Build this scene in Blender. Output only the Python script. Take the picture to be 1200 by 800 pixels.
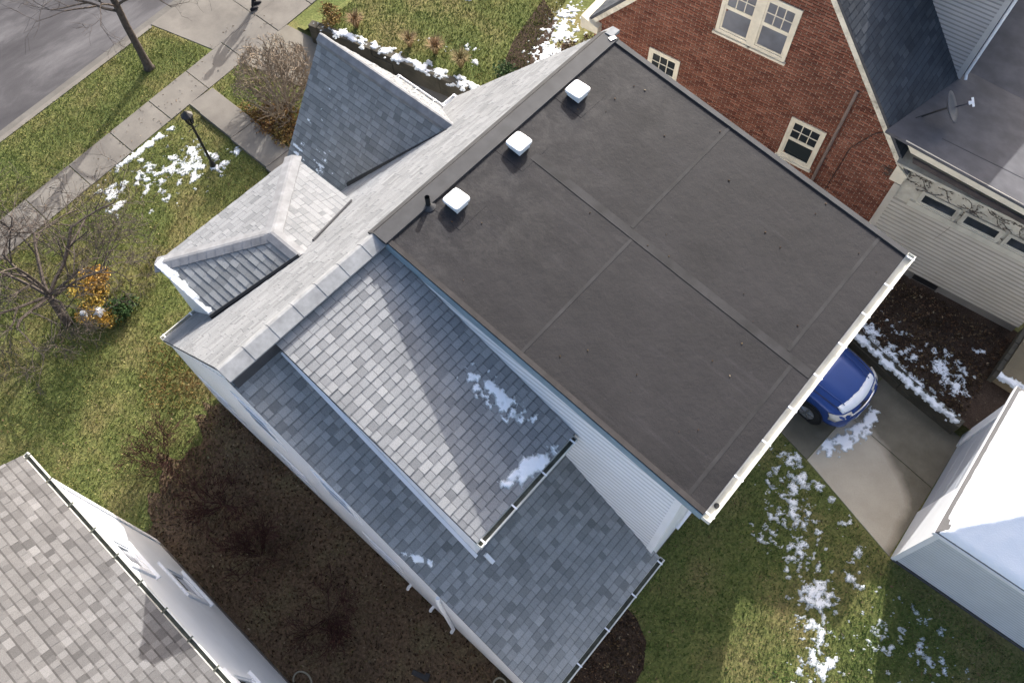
import bpy, math, random
import numpy as np
from mathutils import Vector, Matrix, noise

# ------------------------------------------------------------------ clear, camera, sky, sun, exposure
for o in list(bpy.data.objects): bpy.data.objects.remove(o)
scn = bpy.context.scene
COL = scn.collection
R_ = math.radians
cam_d = bpy.data.cameras.new('camera'); cam = bpy.data.objects.new('camera', cam_d); COL.objects.link(cam)
rx = Vector((0.74927125, 0.66211849, -0.01384571)); dn = Vector((0.58369118, -0.67010939, -0.458539)); fw = Vector((-0.31288529, 0.33548847, -0.88856642))
m3 = Matrix((rx, -dn, -fw)).transposed()
cam.matrix_world = Matrix.Translation((0, 0, 18)) @ m3.to_4x4()
cam_d.sensor_width = 36; cam_d.lens = 36 * 935.76 / 1200; cam_d.clip_end = 1000; cam_d.clip_start = .1
scn.camera = cam
SUN_EL = 28.5; SUNV = Vector((-.385, .923, 0)).normalized() * math.cos(R_(SUN_EL)) + Vector((0, 0, math.sin(R_(SUN_EL))))
w = bpy.data.worlds.new('World'); scn.world = w; w.use_nodes = True
nt = w.node_tree; bg = nt.nodes['Background']
sky = nt.nodes.new('ShaderNodeTexSky'); sky.sky_type = 'NISHITA'; sky.sun_disc = False
sky.sun_elevation = R_(SUN_EL); sky.sun_rotation = math.atan2(SUNV.x, SUNV.y)
sky.air_density = .85; sky.dust_density = 4.5; sky.ozone_density = .5
nt.links.new(sky.outputs[0], bg.inputs[0]); bg.inputs[1].default_value = .15
sd = bpy.data.lights.new('sun', 'SUN'); sd.energy = 3.1; sd.angle = R_(.5); sd.color = (1, .98, .945)
sun = bpy.data.objects.new('sun', sd); COL.objects.link(sun); sun.rotation_euler = SUNV.to_track_quat('Z', 'Y').to_euler(); sun.location = (-10, 30, 30)
scn.view_settings.view_transform = 'Standard'; scn.view_settings.look = 'None'; scn.view_settings.gamma = 1
scn.view_settings.exposure = 1.36
scn.render.engine = 'CYCLES'

# ------------------------------------------------------------------ helpers
rng = random.Random(7)
V = Vector
ROOT = {}
def link(o): COL.objects.link(o); return o
def tag(o, label=None, cat=None, group=None, kind=None):
    if label: o['label'] = label
    if cat: o['category'] = cat
    if group: o['group'] = group
    if kind: o['kind'] = kind
    return o
def thing(name, label, cat, loc=(0, 0, 0), rz=0, group=None, local=False):
    o = bpy.data.objects.new(name, None); link(o); o.location = loc; o.rotation_euler = (0, 0, rz); o.empty_display_size = .3
    ROOT[o] = V((0, 0, 0)) if local else V(loc)
    return tag(o, label, cat, group)

class MB:
    def __init__(s): s.v = []; s.f = []; s.t = []
    def add(s, vs, fs, t=0.0):
        b = len(s.v); s.v += [tuple(v) for v in vs]
        for f in fs: s.f.append([b + i for i in f]); s.t.append(t)
        return s
    def poly(s, vs, t=0.0): return s.add(vs, [list(range(len(vs)))], t)
    def prism(s, vs, ext, t=0.0):
        n = len(vs); ext = V(ext); vs = [V(v) for v in vs]
        nn = V((0, 0, 0))
        for i in range(n): nn += vs[i].cross(vs[(i + 1) % n])
        if nn.dot(ext) > 0: vs = vs[::-1]
        a = vs + [v + ext for v in vs]
        return s.add(a, [list(range(n)), [n + i for i in range(n)][::-1]] + [[(i + 1) % n, i, n + i, n + (i + 1) % n] for i in range(n)], t)
    def box(s, x0, x1, y0, y1, z0, z1, t=0.0):
        return s.prism([(x0, y0, z0), (x1, y0, z0), (x1, y1, z0), (x0, y1, z0)], (0, 0, z1 - z0), t)
    def obox(s, c, ax, ay, az, t=0.0):
        c, ax, ay, az = V(c), V(ax), V(ay), V(az)
        return s.prism([c - ax - ay - az, c + ax - ay - az, c + ax + ay - az, c - ax + ay - az], az * 2, t)
    def tube(s, pts, rad, n=6, cap=True, t=0.0):
        pts = [V(p) for p in pts]
        if not hasattr(rad, '__len__'): rad = [rad] * len(pts)
        b = len(s.v); up = None
        for i, p in enumerate(pts):
            d = (pts[min(i + 1, len(pts) - 1)] - pts[max(i - 1, 0)]).normalized()
            if up is None: up = d.orthogonal().normalized()
            else:
                up = up - d * up.dot(d)
                up = up.normalized() if up.length > 1e-5 else d.orthogonal().normalized()
            e = d.cross(up)
            for k in range(n):
                a = 2 * math.pi * k / n; s.v.append(tuple(p + (up * math.cos(a) + e * math.sin(a)) * rad[i]))
        for i in range(len(pts) - 1):
            for k in range(n):
                s.f.append([b + i * n + k, b + i * n + (k + 1) % n, b + (i + 1) * n + (k + 1) % n, b + (i + 1) * n + k]); s.t.append(t)
        if cap:
            s.f.append([b + k for k in range(n)][::-1]); s.t.append(t)
            q = b + (len(pts) - 1) * n; s.f.append([q + k for k in range(n)]); s.t.append(t)
        return s
    def mesh(s, name, off=(0, 0, 0), smooth=False):
        me = bpy.data.meshes.new(name); off = V(off)
        me.from_pydata([tuple(V(v) - off) for v in s.v], [], s.f); me.update()
        if any(s.t):
            a = me.attributes.new('tint', 'FLOAT', 'FACE'); a.data.foreach_set('value', s.t)
        if smooth: me.shade_smooth()
        return me
    def build(s, name, mat, parent=None, origin=None, smooth=False, bevel=0, kind=None):
        off = ROOT.get(parent, V((0, 0, 0))) if parent else V(origin or (0, 0, 0))
        me = s.mesh(name, off, smooth); me.materials.append(mat)
        o = bpy.data.objects.new(name, me); link(o)
        if parent: o.parent = parent; ROOT[o] = off
        else: o.location = off; ROOT[o] = off
        if bevel:
            b = o.modifiers.new('b', 'BEVEL'); b.width = bevel; b.segments = 2; b.limit_method = 'ANGLE'
        if kind: o['kind'] = kind
        return o
def part(name, mat, parent, fn, **k):
    m = MB(); fn(m); return m.build(name, mat, parent, **k)
def boxp(name, mat, parent, *a, bevel=0): return MB().box(*a).build(name, mat, parent, bevel=bevel)

# ------------------------------------------------------------------ materials
def L(h):
    h = h.lstrip('#'); c = [int(h[i:i + 2], 16) / 255 for i in (0, 2, 4)]
    return tuple((x / 12.92 if x <= .04045 else ((x + .055) / 1.055) ** 2.4) for x in c)
class NT:
    def __init__(s, name):
        s.m = bpy.data.materials.new(name); s.m.use_nodes = True; s.t = s.m.node_tree; s.b = s.t.nodes['Principled BSDF']
        s.co = s.t.nodes.new('ShaderNodeTexCoord')
        s.geo = s.t.nodes.new('ShaderNodeNewGeometry')
    def n(s, typ, **k):
        x = s.t.nodes.new(typ)
        for a, b in k.items(): setattr(x, a, b)
        return x
    def l(s, a, b): s.t.links.new(a, b)
    def pos(s): return s.geo.outputs['Position']
    def noise(s, scale, detail=3, rough=.55, vec=None, dist=0):
        x = s.n('ShaderNodeTexNoise'); x.inputs['Scale'].default_value = scale; x.inputs['Detail'].default_value = detail
        x.inputs['Roughness'].default_value = rough; x.inputs['Distortion'].default_value = dist
        s.l(vec or s.pos(), x.inputs['Vector']); return x.outputs['Fac']
    def ramp(s, fac, stops, interp='LINEAR'):
        x = s.n('ShaderNodeValToRGB'); r = x.color_ramp; r.interpolation = interp
        while len(r.elements) < len(stops): r.elements.new(.5)
        for e, (p, c) in zip(r.elements, stops): e.position = p; e.color = (*c, 1) if len(c) == 3 else c
        s.l(fac, x.inputs[0]); return x.outputs[0]
    def mix(s, fac, a, b, mode='MIX'):
        x = s.n('ShaderNodeMix', data_type='RGBA', blend_type=mode)
        for inp, val in ((x.inputs[0], fac), (x.inputs[6], a), (x.inputs[7], b)):
            if hasattr(val, 'is_linked') or hasattr(val, 'node'): s.l(val, inp)
            elif isinstance(val, tuple): inp.default_value = (*val, 1)
            else: inp.default_value = val
        return x.outputs[2]
    def math(s, op, a, b=0.0, clamp=False):
        x = s.n('ShaderNodeMath', operation=op); x.use_clamp = clamp
        for i, val in ((0, a), (1, b)):
            if hasattr(val, 'node'): s.l(val, x.inputs[i])
            else: x.inputs[i].default_value = val
        return x.outputs[0]
    def color(s, c):
        if hasattr(c, 'node'): s.l(c, s.b.inputs['Base Color'])
        else: s.b.inputs['Base Color'].default_value = (*c, 1)
        return s
    def set(s, rough=.8, metal=0, spec=.3):
        s.b.inputs['Roughness'].default_value = rough; s.b.inputs['Metallic'].default_value = metal
        s.b.inputs['Specular IOR Level'].default_value = spec; return s
    def bump(s, h, strength=.3, dist=.02):
        x = s.n('ShaderNodeBump'); x.inputs['Strength'].default_value = strength; x.inputs['Distance'].default_value = dist
        s.l(h, x.inputs['Height']); s.l(x.outputs[0], s.b.inputs['Normal']); return s
    def tint(s):
        a = s.n('ShaderNodeAttribute', attribute_name='tint'); a.attribute_type = 'GEOMETRY'
        b = s.n('ShaderNodeAttribute', attribute_name='tint'); b.attribute_type = 'OBJECT'
        return s.math('ADD', a.outputs['Fac'], b.outputs['Fac'])
def plain(name, c, rough=.7, var=.12, scale=3, metal=0, spec=.3, dirt=None, dirtamt=.3, lap_shade=0):
    t = NT(name); n1 = t.noise(scale, 4)
    lo = tuple(x * (1 - var) for x in c); hi = tuple(min(1, x * (1 + var)) for x in c)
    col = t.ramp(n1, [(.3, lo), (.7, hi)])
    if dirt:
        d = t.ramp(t.noise(scale * .6, 6, .7), [(.45, (0, 0, 0)), (.75, (dirtamt,) * 3)])
        col = t.mix(d, col, dirt)
    if lap_shade: col = t.mix(1.0, col, t.ramp(t.tint(), [(0, (1, 1, 1)), (1, (1 - lap_shade,) * 3)]), 'MULTIPLY')   # shadow line under each lap, painted dark on the board's upper strip
    return t.color(col).set(rough, metal, spec).m
def shingle_mat(name, lo, mid, hi, stain=.25, grain=.5):
    t = NT(name)
    c = t.ramp(t.tint(), [(0.0, lo), (.5, mid), (1.0, hi)])
    g = t.ramp(t.noise(90, 2, .7), [(.3, (1 - grain * .5,) * 3), (.7, (1 + grain * .35,) * 3)])
    c = t.mix(1.0, c, g, 'MULTIPLY')
    s = t.ramp(t.noise(.9, 5, .6), [(.35, (1 - stain,) * 3), (.65, (1, 1, 1))])
    c = t.mix(1.0, c, s, 'MULTIPLY')
    t.color(c).set(.92, 0, .2).bump(t.noise(220, 2), .35, .006)
    return t.m
M = {}
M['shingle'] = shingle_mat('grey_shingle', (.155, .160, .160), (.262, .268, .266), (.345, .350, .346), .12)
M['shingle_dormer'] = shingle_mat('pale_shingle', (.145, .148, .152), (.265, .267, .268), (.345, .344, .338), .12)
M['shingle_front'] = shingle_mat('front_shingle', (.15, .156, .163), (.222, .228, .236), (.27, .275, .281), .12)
M['shingle_nb'] = shingle_mat('brown_grey_shingle', (.065, .062, .061), (.138, .133, .13), (.20, .194, .19), .16)
M['shingle_dark'] = shingle_mat('slate_shingle', (.035, .04, .05), (.06, .068, .08), (.095, .10, .11), .3)
M['cap'] = plain('ridge_cap_shingle', (.25, .255, .258), .92, .18, 6, spec=.2, dirt=(.14, .14, .145), dirtamt=.5)
M['cap2'] = plain('weathered_cap_shingle', (.20, .203, .21), .92, .2, 5, spec=.2, dirt=(.12, .12, .125), dirtamt=.5)
M['deck'] = plain('roof_underlay', (.06, .06, .065), .95)
def membrane():
    t = NT('black_membrane')
    c = t.ramp(t.noise(.7, 6, .65), [(.3, (.012, .0112, .0115)), (.7, (.021, .0195, .0198))])
    dust = t.ramp(t.noise(1.9, 9, .78, dist=.25), [(.46, (0, 0, 0)), (.68, (.85, .85, .85))])
    # dust gathers near the vents on the high side of the roof
    sx = t.n('ShaderNodeSeparateXYZ'); t.l(t.pos(), sx.inputs[0])
    band = t.ramp(t.math('MULTIPLY_ADD', sx.outputs[0], .4), [(0, (1, 1, 1)), (1, (.12, .12, .12))])
    band.node.inputs[0].links[0].from_node.inputs[1].default_value = .4
    band.node.inputs[0].links[0].from_node.inputs[2].default_value = 2.6
    c = t.mix(t.mix(1.0, dust, band, 'MULTIPLY'), c, (.06, .056, .05))
    sp = t.ramp(t.noise(9, 3, .6), [(.70, (0, 0, 0)), (.78, (.3, .3, .3))])
    c = t.mix(sp, c, (.075, .072, .07))
    mp = t.n('ShaderNodeMapping'); t.l(t.pos(), mp.inputs[0]); mp.inputs['Scale'].default_value = (.5, 5, 1)
    c = t.mix(t.ramp(t.noise(1.2, 6, .7, vec=mp.outputs[0]), [(.55, (0, 0, 0)), (.8, (.5, .5, .5))]), c, (.045, .042, .042))
    mp2 = t.n('ShaderNodeMapping'); t.l(t.pos(), mp2.inputs[0]); mp2.inputs['Scale'].default_value = (6, 26, 1); mp2.inputs['Rotation'].default_value = (0, 0, .6)
    c = t.mix(t.ramp(t.noise(.8, 4, .7, vec=mp2.outputs[0]), [(.70, (0, 0, 0)), (.76, (.4, .4, .4))]), c, (.09, .088, .085))
    t.color(t.mix(1.0, c, (.92, .92, 1.0), 'MULTIPLY')).set(.78, 0, .25).bump(t.noise(3.5, 8, .7), .5, .03)
    return t.m
M['membrane'] = membrane()
M['membrane_light'] = plain('membrane_seam', (.0205, .0198, .0212), .78, .45, 3)#, .75, .25, 5)
M['membrane_strip'] = plain('membrane_edge', (.045, .045, .047), .75, .2, 4)
M['white'] = plain('white_paint', (.76, .765, .78), .55, .04, 1.5, dirt=(.5, .5, .5), dirtamt=.3)
M['siding'] = plain('white_siding', (.74, .75, .77), .5, .04, 1.2, dirt=(.55, .55, .55), dirtamt=.25, lap_shade=.28)
M['gutter'] = plain('gutter_cream', (.62, .61, .55), .5, .06, 3, dirt=(.25, .24, .2), dirtamt=.5)
M['gutter_in'] = plain('gutter_bed', (.09, .095, .075), .9, .4, 8)
M['bluefascia'] = plain('blue_grey_fascia', (.20, .27, .31), .55, .12, 3)
M['cream'] = plain('cream_trim', (.60, .54, .42), .6, .08, 4, dirt=(.22, .19, .14), dirtamt=.35)
M['creampeel'] = plain('peeling_cream_trim', (.60, .55, .44), .65, .1, 6, dirt=(.13, .11, .08), dirtamt=.95)
M['creamside'] = plain('cream_siding', (.43, .39, .325), .6, .06, 2, dirt=(.28, .25, .19), dirtamt=.5, lap_shade=.42)
M['oldpaint'] = plain('peeling_paint', (.43, .40, .33), .7, .1, 3, dirt=(.1, .09, .07), dirtamt=.6)
def brick():
    t = NT('red_brick')
    c = t.ramp(t.tint(), [(0, (.11, .041, .027)), (.5, (.17, .066, .042)), (1, (.24, .105, .068))])
    g = t.ramp(t.noise(25, 4), [(.3, (.75,) * 3), (.7, (1.15,) * 3)])
    c = t.mix(1.0, c, g, 'MULTIPLY'); st_ = t.ramp(t.noise(.8, 6, .65), [(.3, (.72, .68, .66)), (.6, (1.05, 1.05, 1.05)), (.8, (1.25, 1.28, 1.3))])
    return t.color(t.mix(1.0, c, st_, 'MULTIPLY')).set(.9, 0, .2).m
M['brick'] = brick()
M['mortar'] = plain('mortar', (.30, .24, .185), .95, .2, 10)
t = NT('window_glass'); t.color((.018, .022, .026)).set(.06, 0, .6); M['glass'] = t.m
M['curtain'] = plain('window_blind', (.10, .105, .12), .3, .3, 2, spec=.6)
M['black'] = plain('black_metal', (.012, .012, .013), .45, .2, 5, spec=.4)
M['pipeblack'] = plain('vent_pipe_black', (.02, .02, .02), .6)
M['ventwhite'] = plain('vent_white', (.84, .84, .83), .4, .02, 2, spec=.4, dirt=(.5, .48, .44), dirtamt=.4)
def ground(name, stops, scale, det, fine, finestops, bumps=.6, rough=1.0, extra=None):
    t = NT(name); c = t.ramp(t.noise(scale, det, .6), stops)
    f = t.ramp(t.noise(fine, 5, .75), finestops); c = t.mix(1.0, c, f, 'MULTIPLY')
    if extra: c = extra(t, c)
    t.color(c).set(rough, 0, .1).bump(t.noise(fine * .8, 5, .7), bumps, .05); return t.m
def leafy(t, c):
    s = t.ramp(t.noise(26, 2, .5), [(.69, (0, 0, 0)), (.73, (.8, .8, .8))])
    return t.mix(s, c, (.19, .165, .10))
M['lawn'] = ground('lawn', [(.3, (.07, .092, .028)), (.48, (.115, .128, .042)), (.6, (.165, .148, .06)), (.75, (.145, .11, .055))], .55, 7, 16, [(.25, (.45,) * 3), (.5, (1,) * 3), (.75, (1.6,) * 3)], extra=leafy)
M['soil'] = ground('brown_soil', [(.3, (.09, .063, .04)), (.5, (.13, .088, .057)), (.7, (.135, .115, .063))], .8, 7, 18, [(.25, (.4,) * 3), (.5, (1,) * 3), (.75, (1.7,) * 3)], extra=leafy)
M['mulch'] = ground('mulch', [(.3, (.03, .02, .014)), (.5, (.05, .034, .025)), (.7, (.065, .045, .032))], 2, 6, 30, [(.25, (.35,) * 3), (.5, (1,) * 3), (.75, (1.8,) * 3)], extra=leafy)
def grass_mat(name, stops):
    t = NT(name); c = t.ramp(t.tint(), stops)
    g = t.ramp(t.noise(.8, 5, .6), [(.3, (.8, 1.0, .8)), (.6, (1.1, 1, 1))])
    return t.color(t.mix(1.0, c, g, 'MULTIPLY')).set(.8, 0, .15).m
M['grass'] = grass_mat('grass_blade', [(0, (.06, .085, .02)), (.45, (.125, .152, .04)), (.8, (.22, .212, .075)), (1, (.34, .30, .15))])
M['grass2'] = grass_mat('green_grass_blade', [(0, (.028, .064, .014)), (.5, (.058, .118, .024)), (.88, (.125, .17, .045)), (1, (.34, .30, .15))])
M['dryyard'] = grass_mat('yard_weed', [(0, (.05, .03, .02)), (.5, (.10, .07, .038)), (.85, (.12, .11, .05)), (1, (.2, .16, .09))])
M['dry'] = grass_mat('dry_grass', [(0, (.13, .085, .045)), (.6, (.24, .17, .09)), (1, (.32, .25, .15))])
M['litter'] = grass_mat('dead_leaf', [(0, (.03, .018, .01)), (.5, (.085, .05, .03)), (.9, (.15, .10, .06)), (1, (.30, .25, .18))])
M['yellow'] = grass_mat('yellow_leaf', [(0, (.26, .14, .025)), (.5, (.52, .31, .06)), (1, (.65, .48, .17))])
M['green'] = grass_mat('green_leaf', [(0, (.015, .03, .012)), (.6, (.035, .065, .022)), (1, (.08, .12, .05))])
M['rust'] = grass_mat('rust_leaf', [(0, (.09, .04, .018)), (.6, (.19, .11, .04)), (1, (.27, .2, .07))])
M['bark'] = plain('grey_bark', (.085, .07, .06), .95, .35, 12, spec=.1)
M['twig'] = plain('twig_brown', (.22, .175, .13), .95, .3, 6, spec=.1)
M['twigred'] = plain('twig_red_brown', (.055, .026, .022), .95, .3, 6, spec=.1)
def snow_mat():
    t = NT('snow'); t.color(t.mix(t.ramp(t.tint(), [(0, (0, 0, 0)), (.9, (1, 1, 1))]), (.82, .83, .85), (.40, .42, .42))).set(.6, 0, .3).bump(t.noise(40, 4), .3, .02)
    t.b.inputs['Subsurface Weight'].default_value = 0; return t.m
M['snow'] = snow_mat()
def asphalt():
    t = NT('asphalt'); mp = t.n('ShaderNodeMapping'); t.l(t.pos(), mp.inputs[0]); mp.inputs['Scale'].default_value = (1.4, .4, 1); mp.inputs['Rotation'].default_value = (0, 0, R_(-12)); c = t.ramp(t.noise(.5, 8, .66, vec=mp.outputs[0], dist=.35), [(.3, (.036, .034, .037)), (.5, (.06, .057, .06)), (.72, (.135, .13, .132))])
    f = t.ramp(t.noise(60, 3, .8), [(.3, (.75,) * 3), (.7, (1.3,) * 3)]); c = t.mix(1.0, c, f, 'MULTIPLY')
    return t.color(c).set(.9, 0, .25).bump(t.noise(120, 3), .3, .01).m
M['asphalt'] = asphalt()
def concrete(name, a, b, stain=(.1, .095, .085), amt=.5, sc=.7):
    t = NT(name); c = t.ramp(t.noise(1.3, 6, .6), [(.3, a), (.7, b)])
    s = t.ramp(t.noise(sc, 6, .65), [(.48, (0, 0, 0)), (.66, (amt,) * 3)]); c = t.mix(s, c, stain)
    f = t.ramp(t.noise(70, 3, .7), [(.3, (.88,) * 3), (.7, (1.12,) * 3)]); c = t.mix(1.0, c, f, 'MULTIPLY')
    return t.color(c).set(.9, 0, .2).bump(t.noise(90, 3), .15, .006).m
M['concrete'] = concrete('pavement_concrete', (.14, .128, .112), (.185, .17, .148), (.105, .095, .085), .6)
M['gutterpan'] = concrete('gutter_pan_concrete', (.105, .098, .088), (.15, .14, .125), (.08, .073, .065), .6)
M['drive'] = concrete('driveway_concrete', (.15, .135, .11), (.21, .19, .158), (.085, .078, .062), .55, .5)
M['drivewet'] = concrete('wet_concrete', (.11, .098, .073), (.155, .138, .105), (.075, .067, .048), .6, .8)
M['wallstone'] = concrete('dark_retaining_stone', (.05, .045, .035), (.095, .085, .065), (.03, .028, .02), .6, 1.2)
M['carblue'] = plain('car_paint_blue', (.02, .055, .21), .25, .05, 2, metal=.25, spec=.6)
M['chrome'] = plain('silver_trim', (.55, .55, .56), .25, .05, 2, metal=.9)
M['lamp'] = plain('headlight_lens', (.50, .48, .43), .15, .15, 9, spec=.7)
M['tyre'] = plain('tyre_rubber', (.015, .015, .015), .85)
M['rim'] = plain('alloy_rim', (.32, .32, .34), .35, .1, 4, metal=.6)
M['dish'] = plain('dish_grey', (.09, .093, .105), .5, .1, 4)
M['cloth'] = plain('dark_cloth', (.014, .014, .018), .9, .3, 8)
M['jacket'] = plain('dark_jacket', (.03, .032, .04), .85, .3, 8)
M['skin'] = plain('skin', (.42, .26, .19), .6, .06, 8)
M['hair'] = plain('dark_hair', (.02, .014, .01), .7, .3, 30)
M['hose'] = plain('tan_hose', (.26, .24, .18), .6, .1, 6)
M['patio'] = concrete('tan_patio', (.14, .115, .075), (.20, .165, .11), (.09, .075, .05), .5, .8)

# ------------------------------------------------------------------ shingles, siding, snow, scatter tools
def clip(poly, a, b, c):      # keep a*x+b*y+c >= 0
    out = []
    for i in range(len(poly)):
        p, q = poly[i], poly[(i + 1) % len(poly)]
        dp, dq = a * p[0] + b * p[1] + c, a * q[0] + b * q[1] + c
        if dp >= 0: out.append(p)
        if dp * dq < 0:
            t = dp / (dp - dq); out.append((p[0] + (q[0] - p[0]) * t, p[1] + (q[1] - p[1]) * t))
    return out
def area(p): return .5 * sum(p[i][0] * p[(i + 1) % len(p)][1] - p[(i + 1) % len(p)][0] * p[i][1] for i in range(len(p)))
class Plane:
    """origin o, u along the eave, v up the slope, n outward"""
    def __init__(s, o, u, v): s.o = V(o); s.u = V(u).normalized(); s.v = (V(v) - s.u * V(v).dot(s.u)).normalized(); s.n = s.u.cross(s.v).normalized()
    def to2(s, p): d = V(p) - s.o; return (d.dot(s.u), d.dot(s.v))
    def p3(s, a, b, h=0): return s.o + s.u * a + s.v * b + s.n * h
def clip_to(rect, poly2):
    r = rect
    for i in range(len(poly2)):
        p, q = poly2[i], poly2[(i + 1) % len(poly2)]
        a, b = -(q[1] - p[1]), (q[0] - p[0]); c = -(a * p[0] + b * p[1])
        r = clip(r, a, b, c)
        if len(r) < 3: return []
    return r
def shingles(parent, poly, pl, mat, r, indiv=0, JG=.004, expo=.143, thick=(.006, .015), spread=.32, mean=.45, widths=(.11, .15, .19, .24, .30)):
    """lays overlapping tabs over poly (convex, 3D); the first `indiv` whole tabs become objects, the rest one mesh"""
    P2 = [pl.to2(p) for p in poly]
    if area(P2) < 0: P2 = P2[::-1]
    us = [p[0] for p in P2]; vs = [p[1] for p in P2]
    mb = MB(); single = []; rows = int((max(vs) - min(vs)) / expo) + 1
    for j in range(rows):
        v0 = min(vs) + j * expo; u = min(us) - r.random() * .3; prev = False
        while u < max(us):
            wd = r.choice(widths); rect = [(u, v0), (u + wd - JG, v0), (u + wd - JG, v0 + expo * 1.03), (u, v0 + expo * 1.03)]
            c = clip_to(rect, P2); high = not prev if r.random() < .75 else prev; prev = high
            tn = min(1, max(.02, r.gauss(mean + (.10 if high else -.10), spread * .6)))
            hf = thick[1] if high else thick[0]
            hf += r.uniform(-.001, .002)
            if len(c) >= 3 and area(c) > 1e-4:
                if indiv and len(c) == 4 and abs(area(c) - (wd - JG) * expo * 1.03) < 1e-6: single.append((u, v0, wd, hf, tn))
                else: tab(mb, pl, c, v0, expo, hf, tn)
            u += wd
    if indiv:
        # those nearest the lens first would be all alike: keep an even block
        keep = single[:indiv]
        for (u, v0, wd, hf, tn) in single[indiv:]:
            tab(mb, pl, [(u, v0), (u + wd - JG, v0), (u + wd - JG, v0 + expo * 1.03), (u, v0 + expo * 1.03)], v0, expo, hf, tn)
        cache = {}
        for (u, v0, wd, hf, tn) in keep:
            key = (wd, round(hf, 3))
            if key not in cache:
                q = MB(); loc = Plane((0, 0, 0), (1, 0, 0), (0, 1, 0))
                tab(q, loc, [(0, 0), (wd - JG, 0), (wd - JG, expo * 1.03), (0, expo * 1.03)], 0, expo, round(hf, 3), 0)
                me = q.mesh('shingle'); me.materials.append(mat); cache[key] = me
            o = bpy.data.objects.new('shingle', cache[key]); link(o); o.parent = parent; o['tint'] = tn
            m = Matrix((pl.u, pl.v, pl.n)).transposed().to_4x4(); m.translation = pl.p3(u, v0) - ROOT[parent]
            o.matrix_basis = m
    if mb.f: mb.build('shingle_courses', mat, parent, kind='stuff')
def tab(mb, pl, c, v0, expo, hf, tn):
    """one shingle tab: body, and a dark band painted as contact shadow just below the next course"""
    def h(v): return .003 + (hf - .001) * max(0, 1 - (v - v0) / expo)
    vk = v0 + expo * .80  # start of the band darkened as painted contact shadow
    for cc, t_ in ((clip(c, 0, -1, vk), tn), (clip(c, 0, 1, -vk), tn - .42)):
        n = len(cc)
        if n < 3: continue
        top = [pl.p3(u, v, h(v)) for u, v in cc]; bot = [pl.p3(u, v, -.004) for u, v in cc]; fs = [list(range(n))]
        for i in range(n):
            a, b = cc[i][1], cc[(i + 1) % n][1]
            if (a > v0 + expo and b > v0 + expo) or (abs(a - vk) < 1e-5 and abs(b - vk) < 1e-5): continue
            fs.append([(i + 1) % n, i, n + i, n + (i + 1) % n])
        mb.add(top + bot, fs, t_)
def boards(parent, poly, pl, mat, expo=.2, lap=.014, name='siding_board', gap=0):
    P2 = [pl.to2(p) for p in poly]
    if area(P2) < 0: P2 = P2[::-1]
    us = [p[0] for p in P2]; vs = [p[1] for p in P2]; v = min(vs)
    while v < max(vs):
        c = clip_to([(min(us), v), (max(us), v), (max(us), v + expo), (min(us), v + expo)], P2)
        if len(c) >= 3 and area(c) > 2e-4:
            mb = MB(); vk = v + expo * .62
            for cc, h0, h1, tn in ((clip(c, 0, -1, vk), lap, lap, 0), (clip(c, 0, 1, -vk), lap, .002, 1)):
                n = len(cc)
                if n < 3: continue
                hh = lambda b: h0 if h0 == h1 else h0 + (h1 - h0) * (b - vk) / (expo * .38)
                top = [pl.p3(a, b, hh(b)) for a, b in cc]; bot = [pl.p3(a, b, -.004) for a, b in cc]
                mb.add(top + bot, [list(range(n))] + [[(i + 1) % n, i, n + i, n + (i + 1) % n] for i in range(n)], tn)
            mb.build(name, mat, parent)
        v += expo
def fbm(x, y, z=0, oct=4): return noise.fractal(V((x, y, z)), .7, 2.0, oct)
def snow(name, label, pl, bounds, field, cell=.03, hmax=.05, cat='snow', parent=None):
    u0, u1, v0, v1 = bounds; nu = int((u1 - u0) / cell) + 1; nv = int((v1 - v0) / cell) + 1
    F = [[field(u0 + i * cell, v0 + j * cell) for j in range(nv + 1)] for i in range(nu + 1)]
    mb = MB(); idx = {}
    def vid(i, j):
        if (i, j) not in idx:
            f = F[i][j]; u = u0 + i * cell; v = v0 + j * cell
            h = hmax * min(1, max(0, f) * 3) ** .5 + .006 * noise.noise(V((u * 22, v * 22, 3))) if f > 0 else -.012
            idx[(i, j)] = len(mb.v); mb.v.append(tuple(pl.p3(u + .3 * cell * noise.noise(V((u * 31, v * 31, 1))), v + .3 * cell * noise.noise(V((u * 31, v * 31, 9))), h)))
        return idx[(i, j)]
    for i in range(nu):
        for j in range(nv):
            if max(F[i][j], F[i + 1][j], F[i][j + 1], F[i + 1][j + 1]) > 0:
                mb.f.append([vid(i, j), vid(i + 1, j), vid(i + 1, j + 1), vid(i, j + 1)]); mb.t.append(max(0.0, 1 - 9 * max(0, min(F[i][j], F[i + 1][j], F[i][j + 1], F[i + 1][j + 1]))))
    if not mb.f: return None
    if parent: return mb.build(name, M['snow'], parent, smooth=True, kind='stuff')
    o = mb.build(name, M['snow'], None, origin=pl.p3((u0 + u1) / 2, (v0 + v1) / 2), smooth=True, kind='stuff')
    return tag(o, label, cat)
FLAT = Plane((0, 0, 0), (1, 0, 0), (0, 1, 0))
def flat_at(z): return Plane((0, 0, z), (1, 0, 0), (0, 1, 0))
def inpoly(x, y, poly):
    c = False; n = len(poly)
    for i in range(n):
        (x0, y0), (x1, y1) = poly[i], poly[(i + 1) % n]
        if (y0 > y) != (y1 > y) and x < (x1 - x0) * (y - y0) / (y1 - y0) + x0: c = not c
    return c
def inpoly_np(P, poly):
    x, y = P[:, 0], P[:, 1]; c = np.zeros(len(P), bool); n = len(poly)
    for i in range(n):
        (x0, y0), (x1, y1) = poly[i], poly[(i + 1) % n]
        if y0 == y1: continue
        c ^= ((y0 > y) != (y1 > y)) & (x < (x1 - x0) * (y - y0) / (y1 - y0) + x0)
    return c
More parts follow.
